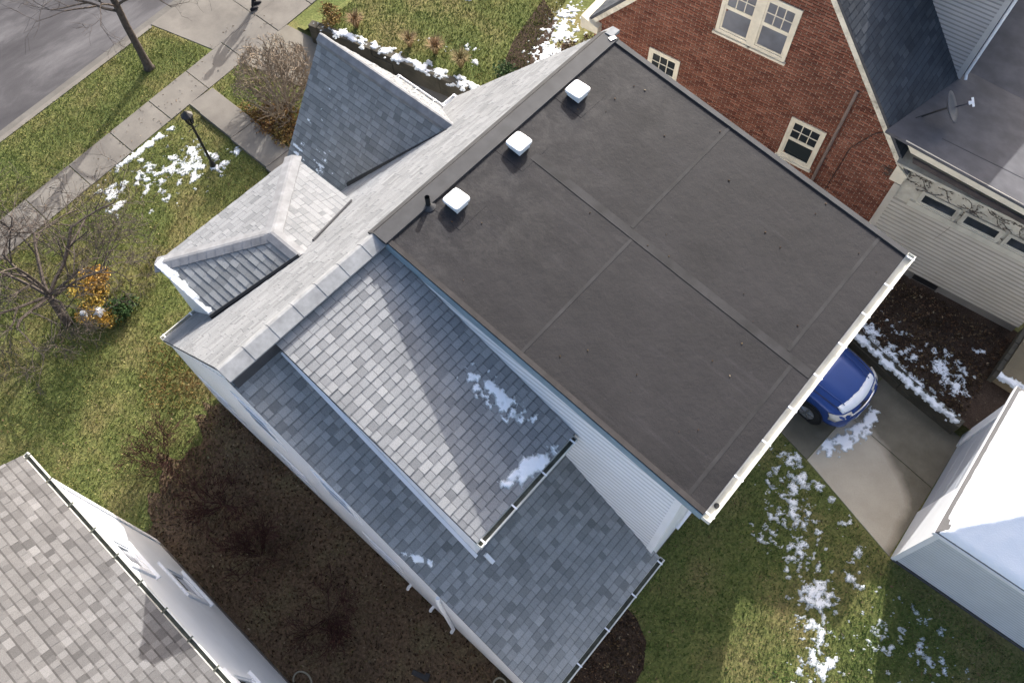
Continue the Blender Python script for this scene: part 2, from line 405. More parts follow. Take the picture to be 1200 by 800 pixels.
def blades(name, label, cat, mat, polys, excl, dens, hgt, wid, zf=0.0, seed=1, lean=.8, tintpow=1.0, quad=False, dmod=None):
    g = np.random.default_rng(seed); X = []
    for poly in polys:
        p = np.array(poly); mn, mx = p.min(0), p.max(0); n = int((mx - mn).prod() * dens)
        q = g.uniform(mn, mx, (n, 2)); q = q[inpoly_np(q, poly)]
        for e in excl: q = q[~inpoly_np(q, e)]
        X.append(q)
    X = np.concatenate(X)
    if dmod is not None: X = X[g.random(len(X)) < dmod(X)]
    n = len(X)
    z = zf(X) if callable(zf) else np.full(n, zf)
    a = g.uniform(0, 2 * np.pi, n); h = hgt * g.uniform(.5, 1.3, n); ww = wid * g.uniform(.6, 1.3, n)
    la = g.uniform(0, 2 * np.pi, n); ll = lean * h * g.random(n)
    d = np.stack([np.cos(a), np.sin(a)], 1) * ww[:, None] * .5; le = np.stack([np.cos(la), np.sin(la)], 1) * ll[:, None]
    A = np.column_stack([X - d, z]); B = np.column_stack([X + d, z])
    if quad:
        C = np.column_stack([X + d + le, z + h * .5]); D = np.column_stack([X - d + le, z + h])
        verts = np.stack([A, B, C, D], 1).reshape(-1, 3); k = 4
    else:
        T = np.column_stack([X + le, z + h]); verts = np.stack([A, B, T], 1).reshape(-1, 3); k = 3
    me = bpy.data.meshes.new(name); me.vertices.add(n * k); me.loops.add(n * k); me.polygons.add(n)
    c = X.mean(0); verts[:, 0] -= c[0]; verts[:, 1] -= c[1]
    me.vertices.foreach_set('co', verts.ravel()); me.loops.foreach_set('vertex_index', np.arange(n * k))
    me.polygons.foreach_set('loop_start', np.arange(n) * k); me.polygons.foreach_set('loop_total', np.full(n, k))
    me.update(calc_edges=True); at = me.attributes.new('tint', 'FLOAT', 'FACE'); at.data.foreach_set('value', g.random(n) ** tintpow)
    me.materials.append(mat); o = bpy.data.objects.new(name, me); link(o); o.location = (c[0], c[1], 0)
    return tag(o, label, cat, kind='stuff')

# ------------------------------------------------------------------ the setting: ground, street, pavements, drive
def struct(name, mb, mat, origin=(0, 0, 0), bevel=0):
    o = mb.build(name, mat, None, origin=origin, bevel=bevel); o['kind'] = 'structure'; return o
def sheet(name, pts, z, mat, thick=.0):
    mb = MB()
    if thick: mb.prism([(x, y, z - thick) for x, y in pts], (0, 0, thick))
    else: mb.poly([(x, y, z) for x, y in pts])
    return struct(name, mb, mat)
SK = -.085                               # the street runs a few degrees off the house
def sx(x0, y): return x0 + SK * y
def strip(x0, x1, y0, y1): return [(sx(x0, y0), y0), (sx(x1, y0), y0), (sx(x1, y1), y1), (sx(x0, y1), y1)]
sheet('ground', strip(-21.95, 250, -250, 250), -.006, M['lawn'])
sheet('street', strip(-31, -22.35, -250, 250), -.10, M['asphalt'])
sheet('gutter_pan', strip(-22.40, -22.05, -250, 250), -.092, M['gutterpan'])
sheet('far_verge', strip(-60, -31, -250, 250), .0, M['lawn'])
for (y0, y1) in ((-120, 7.7), (12.9, 120)):
    o = struct('kerb', MB().prism([(x, y, -.12) for x, y in strip(-22.06, -21.90, y0, y1)], (0, 0, .135)), M['concrete'])
# sidewalk slabs
sw = bpy.data.objects.new('sidewalk', None); link(sw); sw['kind'] = 'structure'; ROOT[sw] = V((0, 0, 0)); sw.empty_display_size = .2
y = -14.0
while y < 24:
    MB().prism([(a, b, -.08) for a, b in strip(-19.56, -18.44, y + .008, y + 1.50)], (0, 0, .10 + rng.uniform(-.004, .006))).build('slab', M['concrete'], sw, bevel=.008)
    y += 1.515
# drive apron between sidewalk and street
ap = bpy.data.objects.new('drive_apron', None); link(ap); ap['kind'] = 'structure'; ROOT[ap] = V((0, 0, 0)); ap.empty_display_size = .2
for (y0, y1, y2, y3) in ((7.75, 10.2, 8.35, 10.2), (10.215, 12.85, 10.215, 12.3)):
    MB().prism([(sx(-22.04, y0), y0, -.10), (sx(-19.57, y2), y2, -.10), (sx(-19.57, y3), y3, -.10), (sx(-22.04, y1), y1, -.10)], (0, 0, .112)).build('slab', M['concrete'], ap, bevel=.008)
# front walk with a low step
fwk = bpy.data.objects.new('front_walk', None); link(fwk); fwk['kind'] = 'structure'; ROOT[fwk] = V((0, 0, 0)); fwk.empty_display_size = .2
for i, (x0, x1, z1) in enumerate(((-18.97, -18.42, .05), (-18.40, -16.92, .11), (-16.90, -15.3, .115), (-15.28, -13.0, .12))):
    MB().box(x0, x1, 6.42 - .04 * i, 7.30 - .03 * i, -.05, z1).build('slab', M['concrete'], fwk, bevel=.01)
# driveway
dw = bpy.data.objects.new('driveway', None); link(dw); dw['kind'] = 'structure'; ROOT[dw] = V((0, 0, 0)); dw.empty_display_size = .2
def dslab(pts, mat): MB().prism([(x, y, -.09) for x, y in pts], (0, 0, .104)).build('slab', mat, dw, bevel=.006)
dslab([(-19.25, 8.55), (-16.0, 9.35), (-16.0, 11.05), (-19.35, 10.6)], M['drive'])
dslab([(-15.985, 9.36), (-12.6, 9.95), (-12.6, 11.95), (-15.985, 11.06)], M['drive'])
for x0, x1 in ((-12.585, -9.5), (-9.485, -6.4), (-6.385, -3.2), (-3.185, -.9)):
    dslab([(x0, 10.0), (x1, 10.0), (x1, 12.1), (x0, 12.1)], M['drivewet'])
dslab([(-.885, 9.4), (.93, 9.0), (1.05, 10.62), (-.885, 10.75)], M['drivewet'])
dslab([(-.885, 10.765), (1.05, 10.635), (1.2, 12.2), (-.885, 12.2)], M['drivewet'])
def mixdrive():
    """dry and wet concrete with a curved tide line"""
    t = NT('drying_concrete'); n1 = t.ramp(t.noise(1.1, 6, .6), [(.3, (.34, .30, .235)), (.7, (.42, .375, .30))])
    n2 = t.ramp(t.noise(1.6, 6, .65), [(.3, (.105, .093, .068)), (.7, (.165, .147, .11))])
    d = t.n('ShaderNodeVectorMath', operation='DISTANCE'); d.inputs[1].default_value = (1.55, 8.75, 0)
    nz = t.n('ShaderNodeTexNoise'); nz.inputs['Scale'].default_value = 1.2; nz.inputs['Detail'].default_value = 5
    va = t.n('ShaderNodeVectorMath', operation='MULTIPLY_ADD'); va.inputs[1].default_value = (.5, .5, 0)
    t.l(t.pos(), nz.inputs['Vector']); t.l(nz.outputs['Color'], va.inputs[0]); t.l(t.pos(), va.inputs[2]); t.l(va.outputs[0], d.inputs[0])
    c = t.mix(t.ramp(d.outputs['Value'], [(.0, (0, 0, 0)), (1, (1, 1, 1))]), n1, n2)
    r = c.node.inputs[0].links[0].from_node.color_ramp; 
    sc = t.math('MULTIPLY', d.outputs['Value'], .25); t.l(sc, c.node.inputs[0].links[0].from_node.inputs[0])
    r.elements[0].position = .50; r.elements[1].position = .56
    f = t.ramp(t.noise(60, 3, .7), [(.3, (.85,) * 3), (.7, (1.15,) * 3)])
    return t.color(t.mix(1.0, c, f, 'MULTIPLY')).set(.85, 0, .3).bump(t.noise(80, 3), .15, .006).m
M['drivemix'] = mixdrive()
dslab([(.945, 8.995), (3.50, 8.27), (3.46, 10.28), (1.065, 10.615)], M['drivemix'])
dslab([(1.067, 10.63), (3.46, 10.295), (3.42, 11.85), (1.22, 12.15)], M['drivemix'])
# brown bare yard between the two white houses, mulch ring behind
YARD0 = [(-10.6, .9), (-10.7, .55), (-10.45, -.3), (-10.15, -1.2), (-9.75, -2.0), (-9.3, -2.6), (9, -2.6), (9, .2), (2.0, .4), (.7, .5), (-.3, .9)]
YARD = []
for (a, b), (c, d) in zip(YARD0, YARD0[1:] + YARD0[:1]):
    k = max(1, int(math.hypot(c - a, d - b) / .12)) if a < -9 else 1
    for i in range(k):
        x, y = a + (c - a) * i / k, b + (d - b) * i / k
        q = .7 if (a < -9.0 and b < .8) else 0
        YARD.append((x + q * fbm(x * 2.1, y * 2.1, 3, 5), y))
sheet('bare_yard', YARD, .002, M['soil'])
sheet('mulch_ring', [(-.45, .3), (.5, .4), (.82, 1.2), (.9, 2.2), (.82, 2.85), (.55, 3.3), (.1, 3.55), (-.45, 3.6)], .006, M['mulch'])
# raised lot of the brick house
RW = [(-18.1, 10.66), (-17.8, 10.74), (-15.15, 11.34), (-12.6, 11.93), (-10, 12.15), (0, 12.3), (1.59, 11.98), (3.16, 11.80)]
def tz(x): return .42 + .24 * min(1, max(0, -x / 16.0)) if x > -18 else max(.02, .66 - (-18 - x) * .9)
def tz2(x, y):
    z = tz(x)
    if x <= -1.6: return z
    f = min(1, max(0, (y - rwy(x) - .3) / (14.7 - rwy(x) - .3))); return z + (.10 - z) * f
mb = MB(); nx = 60
xs = [-19.0 + i * (23.0) / nx for i in range(nx + 1)]
def rwy(x):
    for (a, b), (c, d) in zip(RW, RW[1:]):
        if a <= x <= c: return b + (d - b) * (x - a) / (c - a)
    return RW[0][1] if x < RW[0][0] else RW[-1][1]
def bedcols(x0, x1, y1, dz):
    m = MB()
    for i in range(nx):
        a, b = max(xs[i], x0), min(xs[i + 1], x1)
        if a >= b: continue
        if a < -1.6 and b > -1.6: b = -1.6
        ya, yb = rwy(a) + .1, rwy(b) + .1
        st_ = [(ya, yb)] + [(ya + (14.7 - ya) * k / 6, yb + (14.7 - yb) * k / 6) for k in range(1, 7)] + ([(y1, y1)] if y1 > 14.7 else [])
        if a < -1.6: st_ = [(ya, yb), (y1, y1)]
        for (p, q), (r_, t_) in zip(st_, st_[1:]):
            e = 1e-6 if a >= -1.6 else 0
            m.poly([(a, p, tz2(a + e, p) + dz), (b, q, tz2(b, q) + dz), (b, t_, tz2(b, t_) + dz), (a, r_, tz2(a + e, r_) + dz)])
    return m
struct('raised_lawn', bedcols(-19, 4.0, 60, 0), M['lawn'])
struct('planting_bed', bedcols(-1.59, 4.0, 15.3, .006), M['mulch'])
mb = MB()
mb.poly([(-12.0, 12.3, tz(-12) + .006), (-8.5, 12.3, tz(-8.5) + .006), (-8.5, 14.3, tz(-8.5) + .006), (-11.9, 14.6, tz(-12) + .006), (-12.6, 16.3, tz(-12) + .006), (-13.4, 16.3, tz(-13) + .006), (-12.9, 14.3, tz(-13) + .006)])
struct('shrub_bed', mb, M['mulch'])
# retaining wall of coursed stones beside the drive
rw = thing('retaining_wall', 'low dark weathered retaining wall of long courses along the far side of the driveway', 'wall', (-8, 12.1, 0))
wm = MB(); r2 = random.Random(5)
for (a, b), (c, d) in zip(RW, RW[1:]):
    z0, z1 = tz(max(a, -18)), tz(c)
    p, q = V((a, b, 0)), V((c, d, 0)); dr = (q - p).normalized(); nn = V((-dr.y, dr.x, 0)) * .22
    wm.add([p + V((0, 0, -.1)), q + V((0, 0, -.1)), q + nn + V((0, 0, -.1)), p + nn + V((0, 0, -.1)), p + V((0, 0, z0)), q + V((0, 0, z1)), q + nn + V((0, 0, z1)), p + nn + V((0, 0, z0))],
           [[0, 3, 2, 1], [4, 5, 6, 7], [0, 1, 5, 4], [1, 2, 6, 5], [2, 3, 7, 6], [3, 0, 4, 7]])
    if -12.7 < a < -.5: continue
    ln = (q - p).length; s = 0.0
    k = 0
    while s < ln - .05:
        l2 = min(r2.uniform(1.1, 2.3), ln - s); zt = z0 + (z1 - z0) * (s + l2 / 2) / ln
        for row, (za, zb) in enumerate(((0, zt * .36), (zt * .37, zt * .72), (zt * .73, zt + .05))):
            off = r2.uniform(.0, .03); e0, e1 = s + .006, s + l2 - .006
            A = p + dr * e0 - nn.normalized() * (.03 + off); B = p + dr * e1 - nn.normalized() * (.03 + off)
            dd = nn * (1.15 if row == 2 else .5)
            MB().prism([A + V((0, 0, za)), B + V((0, 0, za)), B + dd + V((0, 0, za)), A + dd + V((0, 0, za))], (0, 0, zb - za)).build('course_block', M['wallstone'], rw, bevel=.012)
        s += l2
wm.build('wall_core', M['wallstone'], rw)
# tan patio behind the garage
pt = bpy.data.objects.new('patio', None); link(pt); pt['kind'] = 'structure'; pt.empty_display_size = .2; ROOT[pt] = V((0, 0, 0))
MB().box(3.22, 9, 13.5, 15.05, 0, .56).build('slab', M['patio'], pt, bevel=.01)
yy = 13.45
while yy < 15.1:
    MB().box(3.10, 3.21, yy, yy + .19, .2, .53 + rng.uniform(-.02, .02)).build('edging_brick', M['wallstone'], pt, bevel=.006)
    yy += .2

# ------------------------------------------------------------------ the white house
RXg, RZg, KF, KR = -6.63, 7.5, 1.045, .646
FE, RE = -10.88, -.25
YL, YR = .80, 9.90
def zf(x): return RZg + (x - RXg) * KF
def zr(x): return 7.18 - (x - RXg) * KR
H = thing('white_house', 'white sided house with grey shingle roofs and a large flat black rear dormer roof', 'house', (-5.6, 5.35, 0))
# body walls
def body(m):
    m.prism([(-10.6, YL + .04, -.1), (-.42, YL + .04, -.1), (-.42, YL + .04, zr(-.42) - .13), (RXg + .16, YL + .04, zr(RXg + .16) - .1), (RXg + .16, YL + .04, RZg - .10), (RXg, YL + .04, RZg - .08), (-10.6, YL + .04, zf(-10.6) - .13)], (0, YR - YL - .08, 0))
wl = part('wall', M['siding'], H, body)
# left gable cladding, board by board
GY = YL + .037
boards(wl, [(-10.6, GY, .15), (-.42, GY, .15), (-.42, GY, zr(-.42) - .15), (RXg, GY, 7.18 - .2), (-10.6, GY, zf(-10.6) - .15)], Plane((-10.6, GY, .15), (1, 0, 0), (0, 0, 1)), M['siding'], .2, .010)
part('foundation', M['concrete'], H, lambda m: m.box(-10.62, -.40, YL + .03, YR - .03, -.1, .14))
def deck(name, poly, down=.10, mat=None, dr=(0, 0, -1)):
    return part(name, mat or M['deck'], H, lambda m: m.prism([V(p) - V((0, 0, .006)) for p in poly], V(dr) * down))
r1 = random.Random(11)
# rear gable slope
poly = [(RE, YL, zr(RE)), (RE, 4.08, zr(RE)), (RXg, 4.08, zr(RXg)), (RXg, YL, zr(RXg))]
rear = deck('rear_roof', poly)
shingles(rear, poly, Plane((RE, YL, zr(RE)), (0, 1, 0), (-1, 0, KR)), M['shingle'], r1, widths=(.11, .14, .17), thick=(.007, .013), spread=.26, mean=.5, JG=.0025)
# front gable slope
poly = [(FE, YL, zf(FE)), (FE, YR, zf(FE)), (RXg, YR, RZg), (RXg, YL, RZg)]
front = deck('front_roof', poly)
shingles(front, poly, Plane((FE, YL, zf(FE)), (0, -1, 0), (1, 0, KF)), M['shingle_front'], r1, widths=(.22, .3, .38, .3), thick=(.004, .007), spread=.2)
# rake boards on the left gable
def rake(m):
    for (xa, za, xb, zb) in ((FE, zf(FE), RXg, RZg), (RXg + .2, zr(RXg + .2), RE, zr(RE))):
        m.prism([(xa, YL + .005, za - .02), (xb, YL + .005, zb - .02), (xb, YL + .005, zb - .19), (xa, YL + .005, za - .19)], (0, .034, 0))
part('rake_board', M['white'], H, rake)
part('rake_board', M['white'], H, lambda m: m.prism([(FE, YR - .02, zf(FE) - .02), (RXg, YR - .02, RZg - .02), (RXg, YR - .02, RZg - .19), (FE, YR - .02, zf(FE) - .19)], (0, .03, 0)))
# ridge caps on the short left ridge
def cap_run(parent, a, b, n1, n2, wid, step, mat, name='ridge_cap', wid2=None, skirt=.012):
    """bent cap shingles along a ridge or hip from a to b; n1 and n2 point down the two slopes"""
    a, b, n1, n2 = V(a), V(b), V(n1), V(n2); d = (b - a); ln = d.length; d.normalize(); k = 0; up = V((0, 0, 1))
    s = 0; w2 = wid2 or wid
    while s < ln - .02:
        e = min(s + step - .002, ln); p, q = a + d * s, a + d * e
        lo, hi = .014, .021
        m = MB(); vs = []
        for pt, h in ((p, hi), (q, lo)):
            vs += [pt + n1 * wid + up * h, pt + n1 * .03 + up * (h + .004), pt + n2 * .03 + up * (h + .004), pt + n2 * w2 + up * h,
                   pt + n1 * wid - up * skirt, pt + n2 * w2 - up * skirt]
        m.add(vs, [[0, 1, 7, 6], [1, 2, 8, 7], [2, 3, 9, 8], [4, 0, 6, 10], [3, 5, 11, 9], [0, 4, 5, 3, 2, 1], [6, 7, 8, 9, 11, 10]])
        # wind faces outward both ways: recalc
        o = m.build(name, mat, parent); fixn(o); s += step
def fixn(o):
    import bmesh
    bm = bmesh.new(); bm.from_mesh(o.data); bmesh.ops.recalc_face_normals(bm, faces=bm.faces); bm.to_mesh(o.data); bm.free()
dF = V((-1, 0, -KF)).normalized(); dR = V((1, 0, -KR)).normalized(); dM = V((1, 0, -.40)).normalized()
DY0_ = 1.66
cap_run(rear, (RXg, YL - .01, RZg + .01), (RXg, 4.0, RZg + .01), dF, dM, .17, .48, M['cap'], wid2=.27)
part('ridge_curb', M['deck'], H, lambda m: m.box(RXg - .02, RXg + .2, YL + .03, DY0_ + .06, 6.95, RZg - .07))
# middle shed dormer
DX, DZ = -2.41, 5.86; DY0, DY1 = 1.66, 4.0
DK = .36
def zd(x): return 7.37 - DK * (x + 6.6)
poly = [(DX, DY0, zd(DX)), (DX, DY1, zd(DX)), (-6.56, DY1, zd(-6.56)), (-6.56, DY0, zd(-6.56))]
md = deck('dormer_roof', poly, .12)
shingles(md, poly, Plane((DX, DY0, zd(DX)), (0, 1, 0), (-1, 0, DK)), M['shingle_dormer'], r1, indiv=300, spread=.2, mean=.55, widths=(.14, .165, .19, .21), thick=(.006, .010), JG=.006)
dwl = part('dormer_wall', M['white'], H, lambda m: m.prism([(-6.5, DY0 + .05, zd(-6.5) - .1), (DX - .14, DY0 + .05, zd(DX) - .1), (DX - .14, DY0 + .05, zr(DX) - .15), (-6.5, DY0 + .05, zr(-6.5) - .12)], (0, DY1 - DY0, 0)))
part('dormer_fascia', M['white'], H, lambda m: m.prism([(-6.5, DY0 + .01, zd(-6.5) - .02), (DX - .0, DY0 + .01, zd(DX) - .02), (DX - .0, DY0 + .01, zd(DX) - .17), (-6.5, DY0 + .01, zd(-6.5) - .17)], (0, .045, 0)))
part('downspout_elbow', M['white'], H, lambda m: m.obox((DX + .06, 1.80, zr(DX + .06) + .07), (.085, 0, -.055), (0, .035, 0), (.02, 0, .03)))
# step flashing under the dormer cheek
part('flashing', M['white'], H, lambda m: m.prism([(-6.4, DY0 + .045, zr(-6.4) + .02), (DX - .1, DY0 + .045, zr(DX - .1) + .02), (DX - .1, DY0 - .02, zr(DX - .1) + .02), (-6.4, DY0 - .02, zr(-6.4) + .02)], (0, 0, .004)))
# flat roofed rear dormer
FX0, FX1 = -6.66, -.08; FZ0, FZ1 = 7.53, 6.68; FY0, FY1 = 3.98, 9.90
def zfl(x): return FZ0 + (FZ1 - FZ0) * (x - FX0) / (FX1 - FX0)
fr = part('flat_roof', M['membrane'], H, lambda m: m.prism([(FX0, FY0, zfl(FX0)), (FX1, FY0, zfl(FX1)), (FX1, FY1, zfl(FX1)), (FX0, FY1, zfl(FX0))], (0, 0, -.05)))
def fstrip(name, x0, x1, y0, y1, h, mat):
    return part(name, mat, fr, lambda m: m.prism([(x0, y0, zfl(x0) - .005), (x1, y0, zfl(x1) - .005), (x1, y1, zfl(x1) - .005), (x0, y1, zfl(x0) - .005)], (0, 0, h + .005)))
fstrip('membrane_seam', -5.80, -.10, 6.80, 6.96, .007, M['membrane_light'])
fstrip('membrane_seam', -3.62, -3.565, FY0 + .05, 6.79, .005, M['membrane_light'])
fstrip('membrane_seam', -3.76, -3.70, 6.97, FY1 - .06, .005, M['membrane_light'])
fstrip('membrane_seam', -.62, -.56, 6.97, FY1 - .06, .005, M['membrane_light'])
fstrip('membrane_seam', -.44, -.38, FY0 + .05, 6.79, .005, M['membrane_light'])
fstrip('edge_lip', FX0 + .2, FX1, FY0, FY0 + .085, .022, plain('brown_edge', (.034, .030, .029), .8, .3, 5))
fstrip('edge_lip', FX0 + .2, FX1, FY1 - .10, FY1, .03, M['membrane_strip'])
part('membrane_hem', M['membrane_strip'], fr, lambda m: m.prism([(-6.80, FY0 - .03, 7.40), (-6.62, FY0 - .03, 7.545), (-6.34, FY0 - .03, 7.535), (-6.34, FY0 - .03, 7.48), (-6.72, FY0 - .03, 7.38)], (0, FY1 - FY0 + .04, 0)))
part('flashing_tab', M['chrome'], fr, lambda m: m.obox((-6.42, 9.82, 7.55), (.02, .06, 0), (-.04, .012, 0), (0, 0, .006)))
part('ridge_cap', M['cap'], front, lambda m: m.prism([(-6.86, 9.84, 7.28), (-6.6, 9.84, 7.56), (-6.44, 9.84, 7.56), (-6.44, 9.84, 7.5), (-6.6, 9.84, 7.48), (-6.86, 9.84, 7.24)], (0, .22, 0)))
for x, y in ((-6.06, 5.28), (-6.08, 6.84), (-6.08, 8.40)):
    z = zfl(x)
    fstrip('curb_patch', x - .32, x + .36, y - .33, y + .33, .004, M['membrane'])
    vt = part('roof_vent', M['ventwhite'], H, lambda m: m.box(x - .13, x + .13, y - .13, y + .13, z - .02, z + .085))
    MB().prism([(x - .155, y - .155, z + .08), (x + .155, y - .155, z + .08), (x + .155, y + .155, z + .08), (x - .155, y + .155, z + .08)], (0, 0, .03)).build('vent_skirt', M['ventwhite'], vt, bevel=.012)
    c = MB(); n = 8; ring = []
    rings = []
    for (s, h) in ((.172, .105), (.172, .145), (.166, .154), (.14, .158)):
        ring = []
        for k in range(32):
            a = 2 * math.pi * k / 32; ca, sa = math.cos(a), math.sin(a); e = 5
            rr = s / (abs(ca) ** 8 + abs(sa) ** 8) ** (1 / 8); ring.append((x + ca * rr, y + sa * rr, z + h))
        rings.append(ring)
    vs = [p for r in rings for p in r]; fs = []
    for i in range(3):
        for k in range(32): fs.append([i * 32 + k, i * 32 + (k + 1) % 32, (i + 1) * 32 + (k + 1) % 32, (i + 1) * 32 + k])
    fs.append([96 + k for k in range(32)])
    c.add(vs, fs).build('vent_cap', M['ventwhite'], vt, smooth=False)
zp = zfl(-6.36)
vp = part('vent_pipe', M['pipeblack'], H, lambda m: m.tube([(-6.36, 4.93, zp - .02), (-6.36, 4.93, zp + .24)], .042, 14, cap=False).tube([(-6.36, 4.93, zp + .24), (-6.36, 4.93, zp - .01)], .034, 14, cap=False))
part('pipe_boot', M['membrane_strip'], vp, lambda m: m.tube([(-6.36, 4.93, zp), (-6.36, 4.93, zp + .05)], [.12, .05], 14))
# walls below the flat roof, boards on the visible cheek
part('dormer_wall', M['siding'], H, lambda m: m.prism([(-6.55, FY0 + .05, zfl(-6.55) - .06), (-.412, FY0 + .05, zfl(-.42) - .06), (-.412, FY0 + .05, .1), (-6.55, FY0 + .05, .1)], (0, FY1 - FY0 - .1, 0)))
cheek = part('cheek_wall', M['siding'], H, lambda m: m.prism([(-6.5, FY0 + .046, zfl(-6.5) - .2), (-.42, FY0 + .046, zfl(-.42) - .2), (-.42, FY0 + .046, zr(-.42)), (-6.5, FY0 + .046, zr(-6.5) - .05)], (0, .003, 0)))
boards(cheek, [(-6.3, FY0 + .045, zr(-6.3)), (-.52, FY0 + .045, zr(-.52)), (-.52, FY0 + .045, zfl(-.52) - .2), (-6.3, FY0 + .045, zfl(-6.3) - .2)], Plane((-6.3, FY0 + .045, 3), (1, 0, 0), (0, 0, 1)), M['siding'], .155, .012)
part('corner_board', M['white'], H, lambda m: m.box(-.53, -.405, FY0 + .02, FY0 + .13, 2.9, zfl(-.4) - .2))
part('fascia', M['bluefascia'], H, lambda m: m.prism([(FX0 + .15, FY0 - .012, zfl(FX0 + .15) - .015), (FX1, FY0 - .012, zfl(FX1) - .015), (FX1, FY0 - .012, zfl(FX1) - .21), (FX0 + .15, FY0 - .012, zfl(FX0 + .15) - .21)], (0, .05, 0)))
part('fascia', M['bluefascia'], H, lambda m: m.prism([(FX0 + .15, FY1 - .03, zfl(FX0 + .15) - .055), (FX1, FY1 - .03, zfl(FX1) - .055), (FX1, FY1 - .03, zfl(FX1) - .21), (FX0 + .15, FY1 - .03, zfl(FX0 + .15) - .21)], (0, .028, 0)))
part('fascia', M['white'], H, lambda m: m.box(FX1 - .03, FX1 + .004, FY0 + .04, FY1 - .04, FZ1 - .22, FZ1 - .06))
part('soffit', M['white'], H, lambda m: m.box(-.42, FX1 - .03, FY0 + .04, FY1 - .04, FZ1 - .22, FZ1 - .19))
def gutter(parent, a, b, outd, wid=.12, dep=.10, step=.6, mat=None, snowin=False, bracket_mat=None, bed=True):
    """open gutter from a to b (top inner edge), hanging out along outd, with straps"""
    a, b, o = V(a), V(b), V(outd).normalized(); d = (b - a).normalized(); up = V((0, 0, 1)); t = .012; mat = mat or M['gutter']
    m = MB(); prof = [(0, 0), (0, -dep), (wid * .75, -dep), (wid, -dep * .45), (wid, .012), (wid - .022, .012), (wid - .022, -dep * .42), (wid * .75 - t, -dep + t), (t, -dep + t), (t, 0)]
    n = len(prof); ra = [a + o * x + up * z for x, z in prof]; rb = [b + o * x + up * z for x, z in prof]
    m.add(ra + rb, [[i, (i + 1) % n, n + (i + 1) % n, n + i] for i in range(n)] + [list(range(n))[::-1], [n + i for i in range(n)]])
    ends = []
    for p in (a, b): m.obox(p + o * wid * .5 - up * dep * .45, d * .004, o * wid * .5, up * dep * .5)
    g = m.build('gutter', mat, parent); fixn(g)
    if bed: MB().prism([a + o * (t + .001) - up * (dep - .022) + d * .01, b + o * (t + .001) - up * (dep - .022) - d * .01, b + o * (wid * .8) - up * (dep - .022) - d * .01, a + o * (wid * .8) - up * (dep - .022) + d * .01], (0, 0, .02)).build('gutter_debris', M['gutter_in'], g)
    ln = (b - a).length; k = max(1, int(ln / step))
    for i in range(k + 1):
        p = a + d * (ln * (i + .12) / (k + .24))
        MB().obox(p + o * wid * .5 + up * .008, d * .014, o * (wid * .5 + .01), up * .006).build('bracket', bracket_mat or M['white'], g)
    return g
gutter(H, (FX1 + .005, FY0 - .02, FZ1 - .02), (FX1 + .005, FY1 + .02, FZ1 - .02), (1, 0, 0), .14, .11, .72, bed=False)
gutter(H, (RE, YL, zr(RE) - .02), (RE, 4.1, zr(RE) - .02), (1, 0, 0), .11, .10, .68)
gutter(H, (DX, DY0, zd(DX) - .02), (DX, DY1 - .04, zd(DX) - .02), (1, 0, 0), .11, .10, .68)
gutter(H, (FE, YL, zf(FE) - .03), (FE, 5.9, zf(FE) - .03), (-1, 0, 0), .11, .10, .68)
part('eave_fascia', M['white'], H, lambda m: m.box(DX - .15, DX - .004, DY0 + .06, DY1 - .05, zd(DX) - .18, zd(DX) - .13))
part('eave_fascia', M['white'], H, lambda m: m.box(RE - .2, RE - .004, YL + .05, 4.05, zr(RE) - .22, zr(RE) - .13))
part('gutter_outlet', M['black'], H, lambda m: m.tube([(FX1 + .07, FY0 + .28, FZ1 - .12), (FX1 + .07, FY0 + .28, FZ1 - .098)], .04, 12))
# hip roofed front dormer
hx, hz, hy0, hy1, hp = -11.22, 4.65, 1.66, 5.31, 5.40
hm = (hy0 + hy1) / 2; xb1 = RXg - (RZg - hz) / KF; xb2 = RXg - (RZg - hp) / KF; hD = -9.45
A, B, C, D = (hx, hy0, hz), (xb1, hy0, hz), (xb2, hm, hp), (hD, hm, hp); A2, B2 = (hx, hy1, hz), (xb1, hy1, hz)
hs = (hp - hz) / (hm - hy0); hsf = (hp - hz) / (hD - hx)
hipd = part('hip_roof', M['deck'], H, lambda m: m.add([V(p) - V((0, 0, .006)) for p in (A, B, C, D, A2, B2)] + [V(p) - V((0, 0, .12)) for p in (A, B, A2, B2)], [[0, 1, 2, 3], [5, 4, 3, 2], [4, 0, 3], [6, 7, 1, 0], [9, 8, 4, 5], [8, 6, 0, 4], [7, 6, 8, 9]]))
shingles(hipd, [A, B, C, D], Plane(A, (1, 0, 0), (0, 1, hs)), M['shingle'], r1, spread=.15, thick=(.008, .012), widths=(.2, .25, .3))
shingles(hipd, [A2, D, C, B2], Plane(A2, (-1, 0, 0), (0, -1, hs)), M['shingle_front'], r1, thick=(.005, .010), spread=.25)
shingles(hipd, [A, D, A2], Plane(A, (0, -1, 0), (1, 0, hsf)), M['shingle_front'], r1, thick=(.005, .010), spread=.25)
sL = V((0, -1, -hs)).normalized(); sR = V((0, 1, -hs)).normalized(); sF = V((-1, 0, -hsf)).normalized()
capn = lambda v, d: (v - d * v.dot(d)).normalized()
for q, s2 in ((A, sL), (A2, sR)):
    d = (V(D) - V(q)).normalized(); cap_run(hipd, V(q) + V((0, 0, .012)), V(D) + V((0, 0, .012)), capn(s2, d), capn(sF, d), .19, .2, M['cap2'], 'hip_cap')
cap_run(hipd, V(D) + V((0, 0, .014)), V(C) + V((0, 0, .014)), sL, sR, .17, .2, M['cap2'])
part('dormer_wall', M['siding'], H, lambda m: m.box(hx + .06, -9.0, hy0 + .04, hy1 - .04, -.1, hz - .10))
